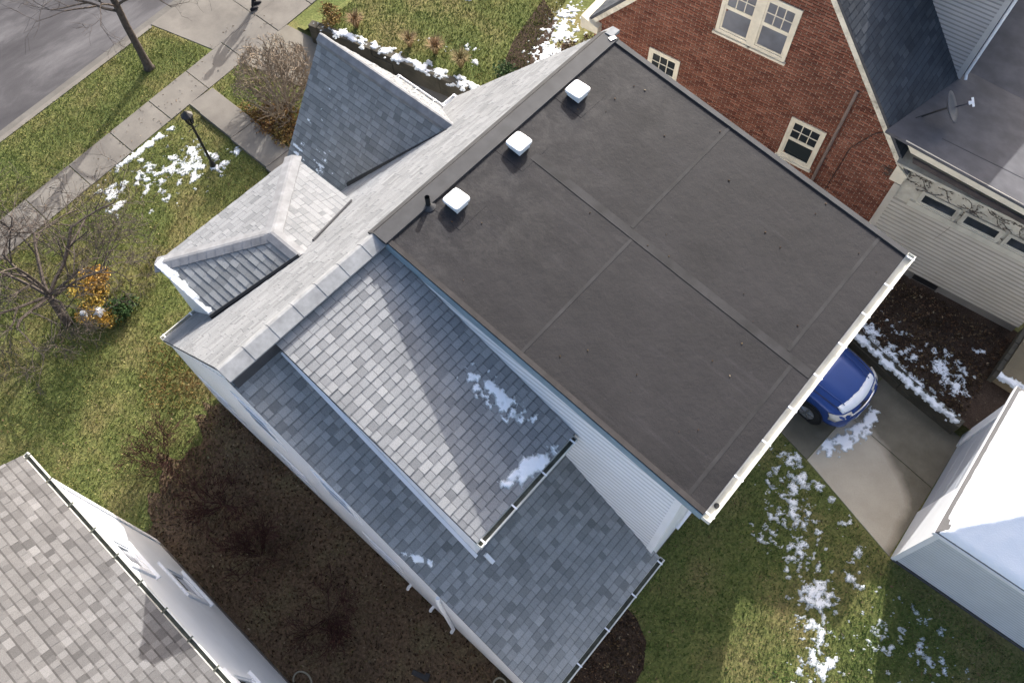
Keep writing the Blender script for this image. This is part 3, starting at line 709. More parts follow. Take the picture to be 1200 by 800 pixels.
part('dormer_fascia', M['white'], H, lambda m: m.box(hx - .012, xb1, hy0 - .012, hy0 + .03, hz - .13, hz - .012).box(hx - .012, hx + .03, hy0 + .031, hy1 - .031, hz - .13, hz - .012).box(hx - .012, xb1, hy1 - .03, hy1 + .012, hz - .13, hz - .012))
part('valley_flashing', M['pipeblack'], H, lambda m: m.tube([(B[0] - .04, B[1] - .03, B[2] + .03), (C[0] - .03, C[1], C[2] + .0)], .05, 6))
part('valley_flashing', M['deck'], H, lambda m: m.tube([(B2[0] - .02, B2[1], B2[2] + .035), (C[0] - .03 + (B2[0] - C[0]) * .25, C[1] + (B2[1] - C[1]) * .25, C[2] + (B2[2] - C[2]) * .25 + .03)], .022, 5))
# steep front cross gable
gx, gz, gy, gk = -12.96, 5.2, 7.85, 1.35
xe = RXg - (RZg - gz) / KF; ez = 2.5; gkR = 1.43; ezR = 2.55; gy0 = gy - (gz - ez) / gk; gy1 = gy + (gz - ezR) / gkR; yv = (gz - zf(FE)) / gk; yvR = (gz - zf(FE)) / gkR
E1, F1 = (gx, gy, gz), (xe, gy, gz)
polyL = [(gx, gy0, ez), (FE, gy0, ez), (FE, gy - yv, zf(FE)), F1, E1]
polyR = [(gx, gy1, ezR), E1, F1, (FE, gy + yvR, zf(FE)), (FE, gy1, ezR)]
cg = part('cross_gable_roof', M['deck'], H, lambda m: (m.prism([V(p) - V((0, 0, .006)) for p in polyL], (0, 0, -.13)), m.prism([V(p) - V((0, 0, .006)) for p in polyR], (0, 0, -.13))))
plL = Plane((gx, gy0, ez), (1, 0, 0), (0, 1, gk))
for pc in ([(gx, gy0, ez), (FE, gy0, ez), (FE, gy, gz), (gx, gy, gz)], [(FE, gy - yv, zf(FE)), F1, (FE, gy, gz)]): shingles(cg, pc, plL, M['shingle'], r1, spread=.24, mean=.47, thick=(.007, .012), widths=(.15, .19, .23))
for pc in ([(gx, gy1, ezR), (FE, gy1, ezR), (FE, gy, gz), (gx, gy, gz)], [(FE, gy + yvR, zf(FE)), F1, (FE, gy, gz)]): shingles(cg, pc, Plane((gx, gy1, ezR), (-1, 0, 0), (0, -1, gkR)), M['shingle_front'], r1)
cap_run(cg, (gx - .01, gy, gz + .014), (xe + .05, gy, gz + .014), V((0, -1, -.75)).normalized(), V((0, 1, -1.25)).normalized(), .18, .42, M['cap2'], skirt=.2)
part('valley_flashing', M['pipeblack'], H, lambda m: m.tube([(FE, gy - yv - .05, zf(FE) + .03), (xe + .02, gy - .14, gz - .06)], .075, 6))
part('rake_board', M['white'], H, lambda m: (m.prism([(gx - .01, gy, gz - .03), (gx - .01, gy0, ez - .03), (gx - .01, gy0, ez - .19), (gx - .01, gy, gz - .25)], (.03, 0, 0)), m.prism([(gx - .01, gy, gz - .03), (gx - .01, gy1, ezR - .03), (gx - .01, gy1, ezR - .19), (gx - .01, gy, gz - .25)], (.03, 0, 0))))
part('gable_wall', M['siding'], H, lambda m: m.prism([(gx + .1, gy0 + .12, -.1), (gx + .1, gy1 - .12, -.1), (gx + .1, gy1 - .12, ezR + .0), (gx + .1, gy, gz - .2), (gx + .1, gy0 + .12, ez + .0)], (3.0, 0, 0)))
gutter(H, (gx, gy1 + .005, ezR - .02), (FE, gy1 + .005, ezR - .02), (0, 1, 0), .11, .10, .68, mat=M['white'])
gutter(H, (FE - .005, 9.46, zf(FE) - .02), (FE - .005, YR + .04, zf(FE) - .02), (-1, 0, 0), .11, .10, .5, mat=M['white'], bed=False)
# windows on the left gable wall and on the rear wall
def window(parent, pl, u0, u1, v0, v1, trim=.09, rows=2, cols=1, mat=None, glass=None, meet=True, sill=True, upper=(2, 3), proud=.03):
    """framed sash window on plane pl (n outward) under parent: window > frame, sash, pane"""
    mat = mat or M['white']; glass = glass or M['glass']
    def bx_(m, a0, a1, b0, b1, h0, h1): m.prism([pl.p3(a0, b0, h0), pl.p3(a1, b0, h0), pl.p3(a1, b1, h0), pl.p3(a0, b1, h0)], pl.n * (h1 - h0))
    m = MB(); bx_(m, u0 - trim, u0, v0 - trim, v1 + trim, -.01, proud); bx_(m, u1, u1 + trim, v0 - trim, v1 + trim, -.01, proud)
    bx_(m, u0, u1, v1, v1 + trim, -.01, proud); bx_(m, u0, u1, v0 - trim, v0, -.01, proud)
    wn = m.build('window', mat, parent)
    mid = (v0 + v1) / 2 if meet else v0
    s = MB()
    for (b0, b1, hh) in (((mid, v1, .018), (v0, mid, .012)) if meet else ((v0, v1, .014),)):
        bx_(s, u0, u0 + .045, b0, b1, -.005, hh); bx_(s, u1 - .045, u1, b0, b1, -.005, hh); bx_(s, u0 + .045, u1 - .045, b0, b0 + .05, -.005, hh); bx_(s, u0 + .045, u1 - .045, b1 - .045, b1, -.005, hh)
    s.build('sash', mat, wn)
    if upper:
        q = MB(); r_, c_ = upper
        for i in range(1, c_): a = u0 + .045 + (u1 - u0 - .09) * i / c_; bx_(q, a - .011, a + .011, mid + .05, v1 - .045, -.004, .013)
        for i in range(1, r_): b = mid + .05 + (v1 - mid - .095) * i / r_; bx_(q, u0 + .045, u1 - .045, b - .011, b + .011, -.004, .0125)
        q.build('glazing_bar', mat, wn)
    if meet:
        g = MB(); bx_(g, u0 + .045, u1 - .045, mid + .05, v1 - .045, -.008, .002); g.build('pane', glass, wn)
    g = MB(); bx_(g, u0 + .045, u1 - .045, v0 + .05, (mid if meet else v1) - .045, -.008, .002); g.build('pane', glass, wn)
    if sill:
        m = MB(); bx_(m, u0 - trim - .04, u1 + trim + .04, v0 - trim - .05, v0 - trim, -.01, proud + .05); m.build('sill', mat, wn)
    return wn
plG = Plane((0, GY - .013, 0), (1, 0, 0), (0, 0, 1))
for (u0, u1, v0, v1) in ((-10.1, -9.2, .95, 2.2), (-7.6, -6.7, .95, 2.2), (-7.25, -6.45, 4.4, 5.6), (-5.4, -4.6, 4.0, 5.1), (-4.9, -4.0, 1.0, 2.2)):
    window(H, plG, u0, u1, v0, v1, .07, upper=None, sill=False, proud=.012)
plB = Plane((-.41, 0, 0), (0, 1, 0), (0, 0, 1))
for (u0, u1, v0, v1) in ((6.3, 7.2, 4.6, 5.9), (8.2, 9.1, 4.6, 5.9), (1.6, 2.5, 1.1, 2.3), (5.5, 6.6, 1.1, 2.3)): window(H, plB, u0, u1, v0, v1, upper=None)
for x in (-3.94, -3.26):
    part('wall_vent', M['white'], H, lambda m: m.tube([(x, YL + .05, .42), (x, YL - .06, .42), (x, YL - .09, .36)], .035, 10))
part('downspout', M['siding'], H, lambda m: m.tube([(-2.66, YL + .0, 3.9), (-2.66, YL - .03, 3.6), (-2.66, YL - .03, .25), (-2.66, YL - .10, .15)], .038, 8))
# snow lying on the house roofs
plD = Plane((DX, DY0, zd(DX)), (0, 1, 0), (-1, 0, DK))
def blob(cx, cy, rxx, ry, seed, fr=5, amp=.55, ang=0.0):
    ca, sa = math.cos(ang), math.sin(ang)
    def f(u, v):
        x, y = u - cx, v - cy; x, y = x * ca + y * sa, -x * sa + y * ca
        return .5 * (1 - math.hypot(x / rxx, y / ry)) + amp * fbm(u * fr, v * fr, seed) * .8
    return f
def lim(f, cond): return lambda u, v: f(u, v) if cond(u, v) else -1
b1 = blob(1.86, 1.30, .16, .60, 4, 7, .75, .12)
snow('snow', 'ragged old snow patch in the shade of the pale grey middle dormer roof', plD, (1.4, 2.3, .6, 2.0), b1, .02, .035)
b2 = blob(1.42, .16, .48, .17, 12, 6, .4, -.25)
snow('snow', 'solid snow patch lying against the gutter of the middle dormer', plD, (.85, 2.1, .0, .5), b2, .02, .05)
plRr = Plane((RE, 0, zr(RE)), (0, 1, 0), (-1, 0, KR))
snow('snow', 'small curl of snow near the lower left edge of the rear roof', plRr, (.82, 1.25, 3.1, 3.9), blob(.98, 3.45, .06, .3, 3, 8, .5, .35), .015, .03)
plH = Plane(A, (1, 0, 0), (0, 1, hs))
def hipsnow(u, v): return .20 + .12 * fbm(u * 5, v * 5, 2) - v * 1.5 + (.0 if .03 < u < 1.75 else -1) + .12 * (1 - u)
snow('snow', 'white snow strip along the eave of the hipped front dormer', plH, (.0, 1.8, .0, .5), hipsnow, .02, .05)
def cgs(u, v):
    row = (v / .143) % 1.0
    return (.25 - abs(row - .25)) * .5 + .75 * fbm(u * 2.2, v * 6, 5) - .31 - .2 * max(0, u - .7) - .05 * max(0, v - 1.6) * 3 + (.3 if v < .9 and u > .3 and v < 1.0 else 0) * (1 if u < 1.2 else .4)
snow('snow', 'thin lines of snow caught on the shingles of the steep front gable', plL, (.05, 2.6, .15, 3.0), cgs, .022, .012)

# ------------------------------------------------------------------ the brick house (built in its own frame: u along the gable, v back, z up)
BR = 5.118
B = thing('brick_house', 'red brick gabled house with cream trim and a pale sided rear addition', 'house', (.02, 14.95, 0), R_(BR), local=True)
wall_poly = [(-9.85, 0, .2), (-1.33, 0, .2), (-1.33, 0, 3.4), (-5.59, 0, 8.17), (-9.85, 0, 3.4)]
bw = part('brick_wall', M['mortar'], B, lambda m: m.prism([V(p) + V((0, .016, 0)) for p in wall_poly], (0, 11, 0)))
openings = [(-6.62, -4.80, 4.52, 6.05), (-4.16, -3.25, 1.92, 3.30), (-8.18, -7.28, 1.95, 3.30)]
plW = Plane((0, .013, 0), (1, 0, 0), (0, 0, 1)); W2 = [(p[0], p[2]) for p in wall_poly]
rb = random.Random(3); bm_ = MB(); singles = []; ch, bl, jt = .0762, .215, .017
bmesh_cache = None
row = 0; z = .2
while z < 8.2:
    x = -9.9 - (row % 2) * (bl + jt) / 2
    while x < -1.3:
        c = clip_to([(x, z), (x + bl, z), (x + bl, z + ch - jt), (x, z + ch - jt)], W2)
        if len(c) >= 3 and area(c) > 4e-4 and not any(x > o[0] and x + bl < o[1] and z > o[2] and z + ch < o[3] for o in openings):
            tn = min(1, max(.02, rb.gauss(.5, .25)))
            if len(c) == 4 and abs(area(c) - bl * (ch - jt)) < 1e-6 and z > 3.6 and -6.9 < x < -3.0: singles.append((x, z, tn))
            else:
                n = len(c); h = .012 + rb.uniform(-.003, .004)
                bm_.add([plW.p3(a, b, h) for a, b in c] + [plW.p3(a, b, -.004) for a, b in c], [list(range(n))] + [[(i + 1) % n, i, n + i, n + (i + 1) % n] for i in range(n)], tn)
        x += bl + jt
    z += ch; row += 1
singles.sort(key=lambda s: -s[1])
bme = MB().box(0, bl, -.014, .004, 0, ch - jt).mesh('brick'); bme.materials.append(M['brick'])
for i, (x, z, tn) in enumerate(singles):
    if i < 300:
        o = bpy.data.objects.new('brick', bme); link(o); o.parent = bw; o.location = (x, .013 + rb.uniform(-.003, .002), z); o['tint'] = tn
    else:
        bm_.add([plW.p3(x, z, .012), plW.p3(x + bl, z, .012), plW.p3(x + bl, z + ch - jt, .012), plW.p3(x, z + ch - jt, .012)] + [plW.p3(x, z, -.004), plW.p3(x + bl, z, -.004), plW.p3(x + bl, z + ch - jt, -.004), plW.p3(x, z + ch - jt, -.004)], [[0, 1, 2, 3]] + [[(i + 1) % 4, i, 4 + i, 4 + (i + 1) % 4] for i in range(4)], tn)
bm_.build('brick_courses', M['brick'], bw, kind='stuff')
plWw = Plane((0, .0, 0), (1, 0, 0), (0, 0, 1))
part('window_mullion', M['cream'], B, lambda m: m.box(-5.80, -5.60, -.035, .012, 4.62, 5.95))
for (u0, u1, v0, v1) in ((-6.52, -5.80, 4.72, 5.95), (-5.60, -4.90, 4.72, 5.95)):
    window(B, plWw, u0, u1, v0, v1, .09, mat=M['cream'], glass=M['curtain'], proud=.03)
for (u0, u1, v0, v1) in ((-4.08, -3.33, 2.05, 3.20), (-8.10, -7.36, 2.08, 3.20)):
    window(B, plWw, u0, u1, v0, v1, .08, mat=M['cream'])
def brick_roof(u0, z0, s, name):
    """slope from the ridge at u=-5.59 down to u0; s = +1 right, -1 left"""
    pk = (-5.59, 8.27); z1 = 8.27 - abs(u0 + 5.59) * 1.12
    poly = [(u0, -.10, z1), (u0, 11.2, z1), (pk[0], 11.2, pk[1]), (pk[0], -.10, pk[1])]
    d = part(name, M['deck'], B, lambda m: m.prism([V(p) - V((0, 0, .006)) for p in poly], (0, 0, -.09)))
    shingles(d, poly, Plane((u0, -.10, z1), (0, s, 0), (-s, 0, 1.12)), M['shingle_dark'], r1, expo=.15, widths=(.25, .3, .33), thick=(.006, .010), spread=.18)
    return d
brick_roof(-1.20, 3.4, 1, 'right_roof'); brick_roof(-10.1, 3.4, -1, 'left_roof')
def brake(m):
    for s in (1, -1):
        e = -5.59 + s * 4.42; ze = 8.27 - 4.42 * 1.12
        m.prism([(-5.59, -.085, 8.24), (e, -.085, ze - .03), (e, -.085, ze - .28), (-5.59, -.085, 7.98)], (0, .08, 0))
part('rake_board', M['creampeel'], B, brake)
part('eave_return', M['cream'], B, lambda m: m.prism([(-10.18, -.2, 3.05), (-9.65, -.2, 3.05), (-9.65, -.2, 3.25), (-10.18, -.2, 3.40)], (0, 1.2, 0)))
part('eave_return', M['cream'], B, lambda m: m.prism([(-1.5, -.15, 3.0), (-1.2, -.15, 3.0), (-1.2, -.15, 3.3), (-1.5, -.15, 3.5)], (0, .12, 0)))
part('left_fascia', M['cream'], B, lambda m: m.box(-10.15, -10.09, -.1, 11.2, 3.08, 3.22))
part('downspout', plain('brown_downspout', (.16, .12, .10), .6, .2, 5), B, lambda m: m.tube([(-3.05, -.03, 4.78), (-3.05, -.06, 4.68), (-3.08, -.06, .4)], .04, 8))
part('cable', M['black'], B, lambda m: m.tube([(-1.9, -.03, 4.3), (-2.3, -.03, 3.9), (-2.62, -.03, 3.2), (-2.72, -.03, .6)], .010, 5))
# rear addition
AZ = 3.62
ad = part('addition_wall', M['oldpaint'], B, lambda m: m.prism([(-1.33, -.005, .35), (3.0, -.005, .35), (3.0, -.005, AZ), (-1.33, -.005, AZ)], (0, .4, 0)).box(-1.33, 3.0, .396, 8.0, .35, 3.1))
part('addition_foundation', M['concrete'], B, lambda m: m.box(-1.30, 2.97, .002, 7.9, -.1, .345))
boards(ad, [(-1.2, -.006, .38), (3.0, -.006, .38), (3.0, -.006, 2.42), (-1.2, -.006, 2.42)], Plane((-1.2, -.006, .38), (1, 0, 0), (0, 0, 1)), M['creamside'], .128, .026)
part('basement_window', M['black'], B, lambda m: m.box(.30, .95, -.012, -.0, .14, .32))
for u0 in (.24, .95): part('basement_window_jamb', M['concrete'], B, lambda m: m.box(u0, u0 + .06, -.03, .0, .10, .34))
part('corner_board', M['creamside'], B, lambda m: m.box(-1.35, -1.19, -.04, -.004, .36, 2.85))
part('window_ledge', M['oldpaint'], B, lambda m: m.box(-.85, 3.02, -.07, -.006, 2.43, 2.60))
u = -.66
plA = Plane((0, -.02, 0), (1, 0, 0), (0, 0, 1))
while u < 2.6:
    window(B, plA, u, u + .84, 2.64, 2.98, .05, mat=M['oldpaint'], meet=False, upper=None, sill=False); u += 1.02
rv = random.Random(2); iv = MB()
for k in range(46):
    p = V((rv.uniform(-1.2, 2.9), -.012, rv.uniform(3.02, 3.55))); d = V((rv.choice((-1, 1)), 0, rv.uniform(-.5, .4)))
    pts = [p]
    for i in range(7):
        d = (d + V((rv.uniform(-.6, .6), 0, rv.uniform(-.6, .5)))).normalized(); q = pts[-1] + d * .09
        if q.z > 3.6 or q.z < 2.2: break
        pts.append(q)
        if rv.random() < .8:
            a = rv.uniform(0, 6); iv.tube([q, q + V((math.cos(a) * .09, -.005, math.sin(a) * .09))], [.006, .003], 3)
            lf = q + V((rv.uniform(-.05, .05), -.012, rv.uniform(-.05, .05))); iv.poly([lf, lf + V((.035, 0, .01)), lf + V((.03, -.008, .045)), lf + V((-.01, 0, .03))])
    if len(pts) > 1: iv.tube(pts, .008, 3)
iv.tube([(.30, -.03, 2.62), (.22, -.05, 2.2), (.13, -.04, 1.75)], [.008, .006, .003], 3)
tag(iv.build('dead_ivy', M['bark'], None), None)
iv_o = bpy.data.objects['dead_ivy']; iv_o.location = (.02, 14.95, 0); iv_o.rotation_euler = (0, 0, R_(BR)); tag(iv_o, 'bare ivy stems clinging below the gutter of the pale addition', 'ivy', kind='stuff')
part('addition_soffit', M['oldpaint'], B, lambda m: m.box(-1.55, 3.3, -.27, .3, AZ, AZ + .06))
part('addition_fascia', M['cream'], B, lambda m: m.prism([(-1.62, -.30, 4.36), (3.35, -.30, 4.00), (3.35, -.30, 3.78), (-1.40, -.30, 4.12)], (0, .035, 0)))
gut = part('addition_gutter', plain('dark_gutter', (.055, .045, .042), .6, .2, 5), B, lambda m: m.prism([(-1.30, -.36, 4.06), (3.35, -.36, 3.72), (3.35, -.36, 3.60), (-1.25, -.36, 3.94)], (0, .055, 0)))
def za(u, v): return 4.36 - .07 * (u + 1.62) - .22 * (min(v, 3.6) + .3)
felt = plain('addition_roof_felt', (.085, .084, .092), .9, .2, 2.2, dirt=(.05, .05, .057), dirtamt=.7)
arf = part('addition_roof', felt, B, lambda m: (m.prism([(u, v, za(u, v)) for u, v in ((-2.1, -.31), (3.4, -.31), (3.4, 3.6), (-1.3, 3.6))], (0, 0, -.07)), m.prism([(u, v, za(u, v)) for u, v in ((-1.3, 3.602), (3.4, 3.602), (3.4, 8.3), (-1.3, 8.3))], (0, 0, -.07))))
part('roll_seam', M['deck'], arf, lambda m: m.prism([(u, v, za(u, v) - .002) for u, v in ((-1.0, .45), (3.3, .75), (3.3, .78), (-1.0, .48))], (0, 0, .008)))
# side dormer on the right slope
dv = 3.1
dzt = 6.7  # top out of frame, height tuned so its shadow shades the back yard
dw_ = part('side_dormer', M['creamside'], B, lambda m: m.prism([(-1.40, dv, 3.2), (-1.36, dv, dzt), (-4.2, dv, dzt), (-4.2, dv, 6.6)], (0, 6.5, 0)))
boards(dw_, [(-1.5, dv - .002, 3.5), (-1.46, dv - .002, dzt), (-4.25, dv - .002, dzt), (-4.25, dv - .002, 6.66)], Plane((-4.25, dv - .002, 3.5), (1, 0, 0), (0, 0, 1)), plain('dormer_siding', (.40, .385, .375), .6, .06, 2, lap_shade=.4), .105, .022)
part('corner_board', plain('dormer_trim', (.42, .41, .40), .6, .06, 3), B, lambda m: m.prism([(-1.50, dv - .03, 3.66), (-1.37, dv - .03, 3.55), (-1.34, dv - .03, dzt), (-1.46, dv - .03, dzt)], (0, .05, 0)))
part('dormer_downspout', M['white'], B, lambda m: m.tube([(-1.28, dv - .02, dzt), (-1.31, dv - .02, 3.8), (-1.26, dv - .06, 3.68)], .035, 8))
part('side_dormer_roof', M['shingle_dark'], B, lambda m: m.prism([(-1.12, dv - .15, dzt), (-1.12, dv + 6.7, dzt), (-5.0, dv + 6.7, 7.45), (-5.0, dv - .15, 7.45)], (0, 0, .08)))
# satellite dish on the dark roof
sdp = V((-1.38, .80, 4.10))
SDI = thing('satellite_dish', 'grey satellite dish on the dark roof slope above the pale addition', 'dish', (.02, 14.95, 0), R_(BR), local=True)
dc = sdp + V((.12, .15, .42)); dn_ = V((.75, .25, .6)).normalized()
m = MB(); e1 = dn_.orthogonal().normalized(); e2 = dn_.cross(e1); rings = []
for i in range(6):
    r = .36 * i / 5
    for k in range(20): rings.append(dc + (e1 * math.cos(2 * math.pi * k / 20) + e2 * math.sin(2 * math.pi * k / 20) * 1.1) * max(r, .005) + dn_ * (.10 * (i / 5) ** 2))
fs = [[i * 20 + k, i * 20 + (k + 1) % 20, (i + 1) * 20 + (k + 1) % 20, (i + 1) * 20 + k] for i in range(5) for k in range(20)]
o = m.add(rings, fs).build('reflector', M['dish'], SDI, smooth=True); sm = o.modifiers.new('s', 'SOLIDIFY'); sm.thickness = .012
part('feed_arm', M['dish'], SDI, lambda m: m.tube([dc - e2 * .36 + dn_ * .08, dc - e2 * .05 + dn_ * .45], .014, 6))
part('feed_horn', M['white'], SDI, lambda m: m.tube([dc + dn_ * .42, dc + dn_ * .50], [.045, .03], 10).obox(dc + dn_ * .50 + e1 * .0, e1 * .10, e2 * .02, dn_ * .02))
part('mast', M['black'], SDI, lambda m: m.tube([sdp - V((.30, -.05, .05)), sdp + V((-.05, .1, .25)), dc - dn_ * .02], .022, 8).tube([sdp + V((-.45, -.2, -.02)), sdp + V((-.1, .1, .2))], .01, 5))

# ------------------------------------------------------------------ the grey roofed neighbour, lower left
N = thing('grey_roof_house', 'white house with brownish grey shingle roof and mossy gutter, cut off by the frame', 'house', (-1.5, -6, 0))
NX0, NX1, NY0, NE, NPK, NK = -9.40, 6.0, -2.25, 5.10, -6.4, .5
part('wall', M['siding'], N, lambda m: m.prism([(-8.9, NY0 - .0, -.1), (-8.9, 2 * NPK - NY0, -.1), (-8.9, 2 * NPK - NY0, NE - .1), (-8.9, NPK, NE + (NY0 - NPK) * NK - .12), (-8.9, NY0 - .0, NE - .1)], (14.6, 0, 0)))
for s in (1, -1):
    ye = NPK + s * (NY0 - .02 - NPK); zt = NE + abs(NY0 - NPK) * NK
    poly = [(NX0, ye, NE), (NX1, ye, NE), (NX1, NPK, zt), (NX0, NPK, zt)]
    d = part('roof_slope', M['deck'], N, lambda m: m.prism([V(p) - V((0, 0, .006)) for p in poly], (0, 0, -.1)))
    if s == 1: shingles(d, poly, Plane((NX0, ye, NE), (-1, 0, 0), (0, -1, NK)), M['shingle_nb'], r1, indiv=300, spread=.22, mean=.5, widths=(.10, .13, .16), thick=(.007, .012), JG=.002)
    else: shingles(d, poly, Plane((NX0, ye, NE), (1, 0, 0), (0, 1, NK)), M['shingle_nb'], r1, spread=.42, mean=.5, expo=.3, widths=(.4, .6))
part('foundation', M['concrete'], N, lambda m: m.box(-8.92, 5.72, 2 * NPK - NY0 - .02, NY0 + .012, -.1, .25))
gutter(N, (NX0, NY0 - .02, NE - .02), (NX1, NY0 - .02, NE - .02), (0, 1, 0), .10, .09, .62, bracket_mat=M['gutter_in'])
plN = Plane((0, NY0, 0), (1, 0, 0), (0, 0, 1)); plN.n = V((0, 1, 0))
for (u0, u1, v0, v1) in ((-7.42, -6.85, 3.75, 4.45), (-7.42, -6.75, 1.2, 2.1), (-4.2, -3.5, 3.4, 4.4), (-1.2, -.4, 3.4, 4.4)):
    window(N, plN, u0, u1, v0, v1, .14, meet=False, upper=None, proud=.04)
part('corner_board', M['white'], N, lambda m: m.box(-8.94, -8.80, NY0 - .1, NY0 + .03, .26, NE - .12))

# ------------------------------------------------------------------ snow covered garage, lower right
G = thing('snowy_garage', 'small white garage with snow covered hip roof at the end of the driveway', 'garage', (3.54, 8.23, 0), R_(2.6), local=True)
GL, GD, GH = 3.72, 6.5, 2.50
gw_ = part('wall', M['siding'], G, lambda m: m.box(.06, GD, .03, GL, -.05, GH - .05))
plS = Plane((0, .028, 0), (1, 0, 0), (0, 0, 1)); boards(gw_, [(.1, .028, .12), (GD, .028, .12), (GD, .028, GH - .06), (.1, .028, GH - .06)], plS, plain('garage_siding', (.56, .58, .61), .55, .05, 2, lap_shade=.22), .10, .010)
part('front_panel', M['white'], G, lambda m: (m.box(0, .058, .03, 1.35, .0, GH - .08), m.box(0, .058, 3.35, GL, .0, GH - .08), m.box(0, .058, 1.351, 3.349, 2.12, GH - .08)))
for i in range(4): part('door_panel', plain('garage_door', (.40, .42, .46), .5, .05, 2), G, lambda m: m.box(.03, .057, 1.36, 3.34, .01 + i * .53, .01 + i * .53 + .51), bevel=.008)
part('corner_board', M['white'], G, lambda m: m.box(-.012, .10, .0, .026, .05, GH - .08))
part('skirting', M['deck'], G, lambda m: m.box(.05, GD, .0, GL, -.05, .09))
gp = .6; ov = .10; hw = GL / 2 + ov
ga, gb, gc2, gd2 = (-ov, -ov, GH), (GD + ov, -ov, GH), (GD + ov, GL + ov, GH), (-ov, GL + ov, GH); ge, gf = (-ov + hw, GL / 2, GH + hw * gp), (GD + ov - hw, GL / 2, GH + hw * gp)
part('roof', M['shingle_nb'], G, lambda m: m.add([ga, gb, gc2, gd2, ge, gf] + [V(p) - V((0, 0, .1)) for p in (ga, gb, gc2, gd2)], [[0, 1, 5, 4], [1, 2, 5], [2, 3, 4, 5], [3, 0, 4], [6, 7, 1, 0], [7, 8, 2, 1], [8, 9, 3, 2], [9, 6, 0, 3], [9, 8, 7, 6]], .6))
part('fascia', M['white'], G, lambda m: (m.box(-ov - .02, -ov - .002, -ov - .02, GL + ov + .02, GH - .12, GH - .015), m.box(-ov, GD + ov, -ov - .02, -ov - .002, GH - .12, GH - .015)))
# garage roof snow, one sheet over the slopes (uneven hem along the eaves)
sn = MB(); cell = .05; nu, nv = int((GD + 2 * ov) / cell), int((GL + 2 * ov) / cell); idx = {}
def sz(u, v):
    d = min(u + ov, GD + ov - u, v + ov, GL + ov - v); return GH + d * gp, d
def inc(u, v):
    z, d = sz(u, v); dl = u + ov; df = v + ov
    hem = .015 + .02 * fbm(u * 4, v * 4, 8)
    if dl <= df: hem = .075 + .03 * fbm(u * 5, v * 5, 3) + (.16 * max(0, 1 - df / .45))
    return d - hem
for i in range(nu):
    for j in range(nv):
        cs = [(-ov + (i + a) * cell, -ov + (j + b) * cell) for a, b in ((0, 0), (1, 0), (1, 1), (0, 1))]
        if max(inc(*c) for c in cs) > 0:
            f = []
            for (a, b), c in zip(((0, 0), (1, 0), (1, 1), (0, 1)), cs):
                k = (i + a, j + b)
                if k not in idx:
                    z, d = sz(*c); q = inc(*c); idx[k] = len(sn.v); sn.v.append((c[0], c[1], z + (.06 * min(1, max(0, q) * 12) ** .5 + .012 * fbm(c[0] * 2.5, c[1] * 2.5) if q > 0 else -.015)))
                f.append(idx[k])
            sn.f.append(f); sn.t.append(0)
o = sn.build('snow', M['snow'], None, smooth=True, kind='stuff'); o.location = (3.54, 8.23, 0); o.rotation_euler = (0, 0, R_(2.6)); tag(o, 'thick clean snow blanket covering the hip roof of the small garage', 'snow')

# ------------------------------------------------------------------ car under the flat roof's eave (built in its own frame: x forward, y left, z up)
CAR = thing('parked_car', 'blue car parked on the driveway with snow along the front of its bonnet', 'car', (-1.02, 10.84, .014), R_(-4.5), local=True)
def loft(secs, closed_ends=True):
    m = MB(); n = len(secs[0]); vs = [p for s in secs for p in s]; fs = []
    for i in range(len(secs) - 1):
        for k in range(n - 1): fs.append([i * n + k, i * n + k + 1, (i + 1) * n + k + 1, (i + 1) * n + k])
    if closed_ends: fs.append(list(range(n))[::-1]); b = (len(secs) - 1) * n; fs.append([b + k for k in range(n)])
    return m.add(vs, fs)
def carsec(x, hw, zb, zw, zt, crown=.03):
    """lower body cross section from left sill over the top to right sill"""
    pr = [(hw * .90, zb), (hw * .985, zb + .10), (hw, (zb + zw) / 2), (hw * .985, zw), (hw * .93, zt - .035), (hw * .84, zt), (hw * .66, zt + crown * .5), (hw * .40, zt + crown * .45), (0, zt + crown)]
    return [V((x, y, z)) for y, z in pr] + [V((x, -y, z)) for y, z in pr[-2::-1]]
st = [(-2.22, .66, .45, .62, .86), (-2.16, .78, .34, .72, 1.0), (-1.95, .86, .26, .80, 1.02), (-1.3, .885, .22, .84, 1.02), (-.3, .89, .20, .84, 1.01), (.62, .885, .20, .83, 1.0), (.95, .885, .21, .82, .985),
      (1.4, .88, .22, .80, .955), (1.75, .865, .24, .76, .90), (1.95, .83, .26, .70, .845), (2.10, .76, .28, .62, .775), (2.20, .66, .30, .56, .68), (2.245, .54, .34, .50, .58)]
bd = loft([carsec(*s) for s in st]).build('body', M['carblue'], CAR, smooth=True); fixn(bd)
ss = bd.modifiers.new('s', 'SUBSURF'); ss.levels = 1; ss.render_levels = 1
# bonnet with raised creases
hs_ = []
for x, hw, z in ((.88, .70, 1.022), (1.2, .70, 1.008), (1.6, .67, .968), (1.85, .63, .915), (2.0, .56, .865)):
    hs_.append([V((x, y * hw, z + .034 * (1 - y * y) + dz)) for y, dz in ((1, -.03), (.97, .0), (.80, .004), (.74, .022), (.4, .012), (0, .014), (-.4, .012), (-.74, .022), (-.80, .004), (-.97, .0), (-1, -.03))])
o = loft(hs_).build('bonnet', M['carblue'], CAR, smooth=True); fixn(o)
for s in (1, -1):
    MB().tube([(.86, s * .715, 1.030), (1.2, s * .715, 1.014), (1.6, s * .685, .975), (1.85, s * .645, .918), (2.0, s * .575, .862)], .007, 5).build('bonnet_gap', M['black'], CAR)
    MB().tube([(.95, s * .55, 1.062), (1.3, s * .545, 1.047), (1.7, s * .51, 1.0), (1.9, s * .48, .955)], .010, 5).build('bonnet_crease', M['carblue'], CAR)
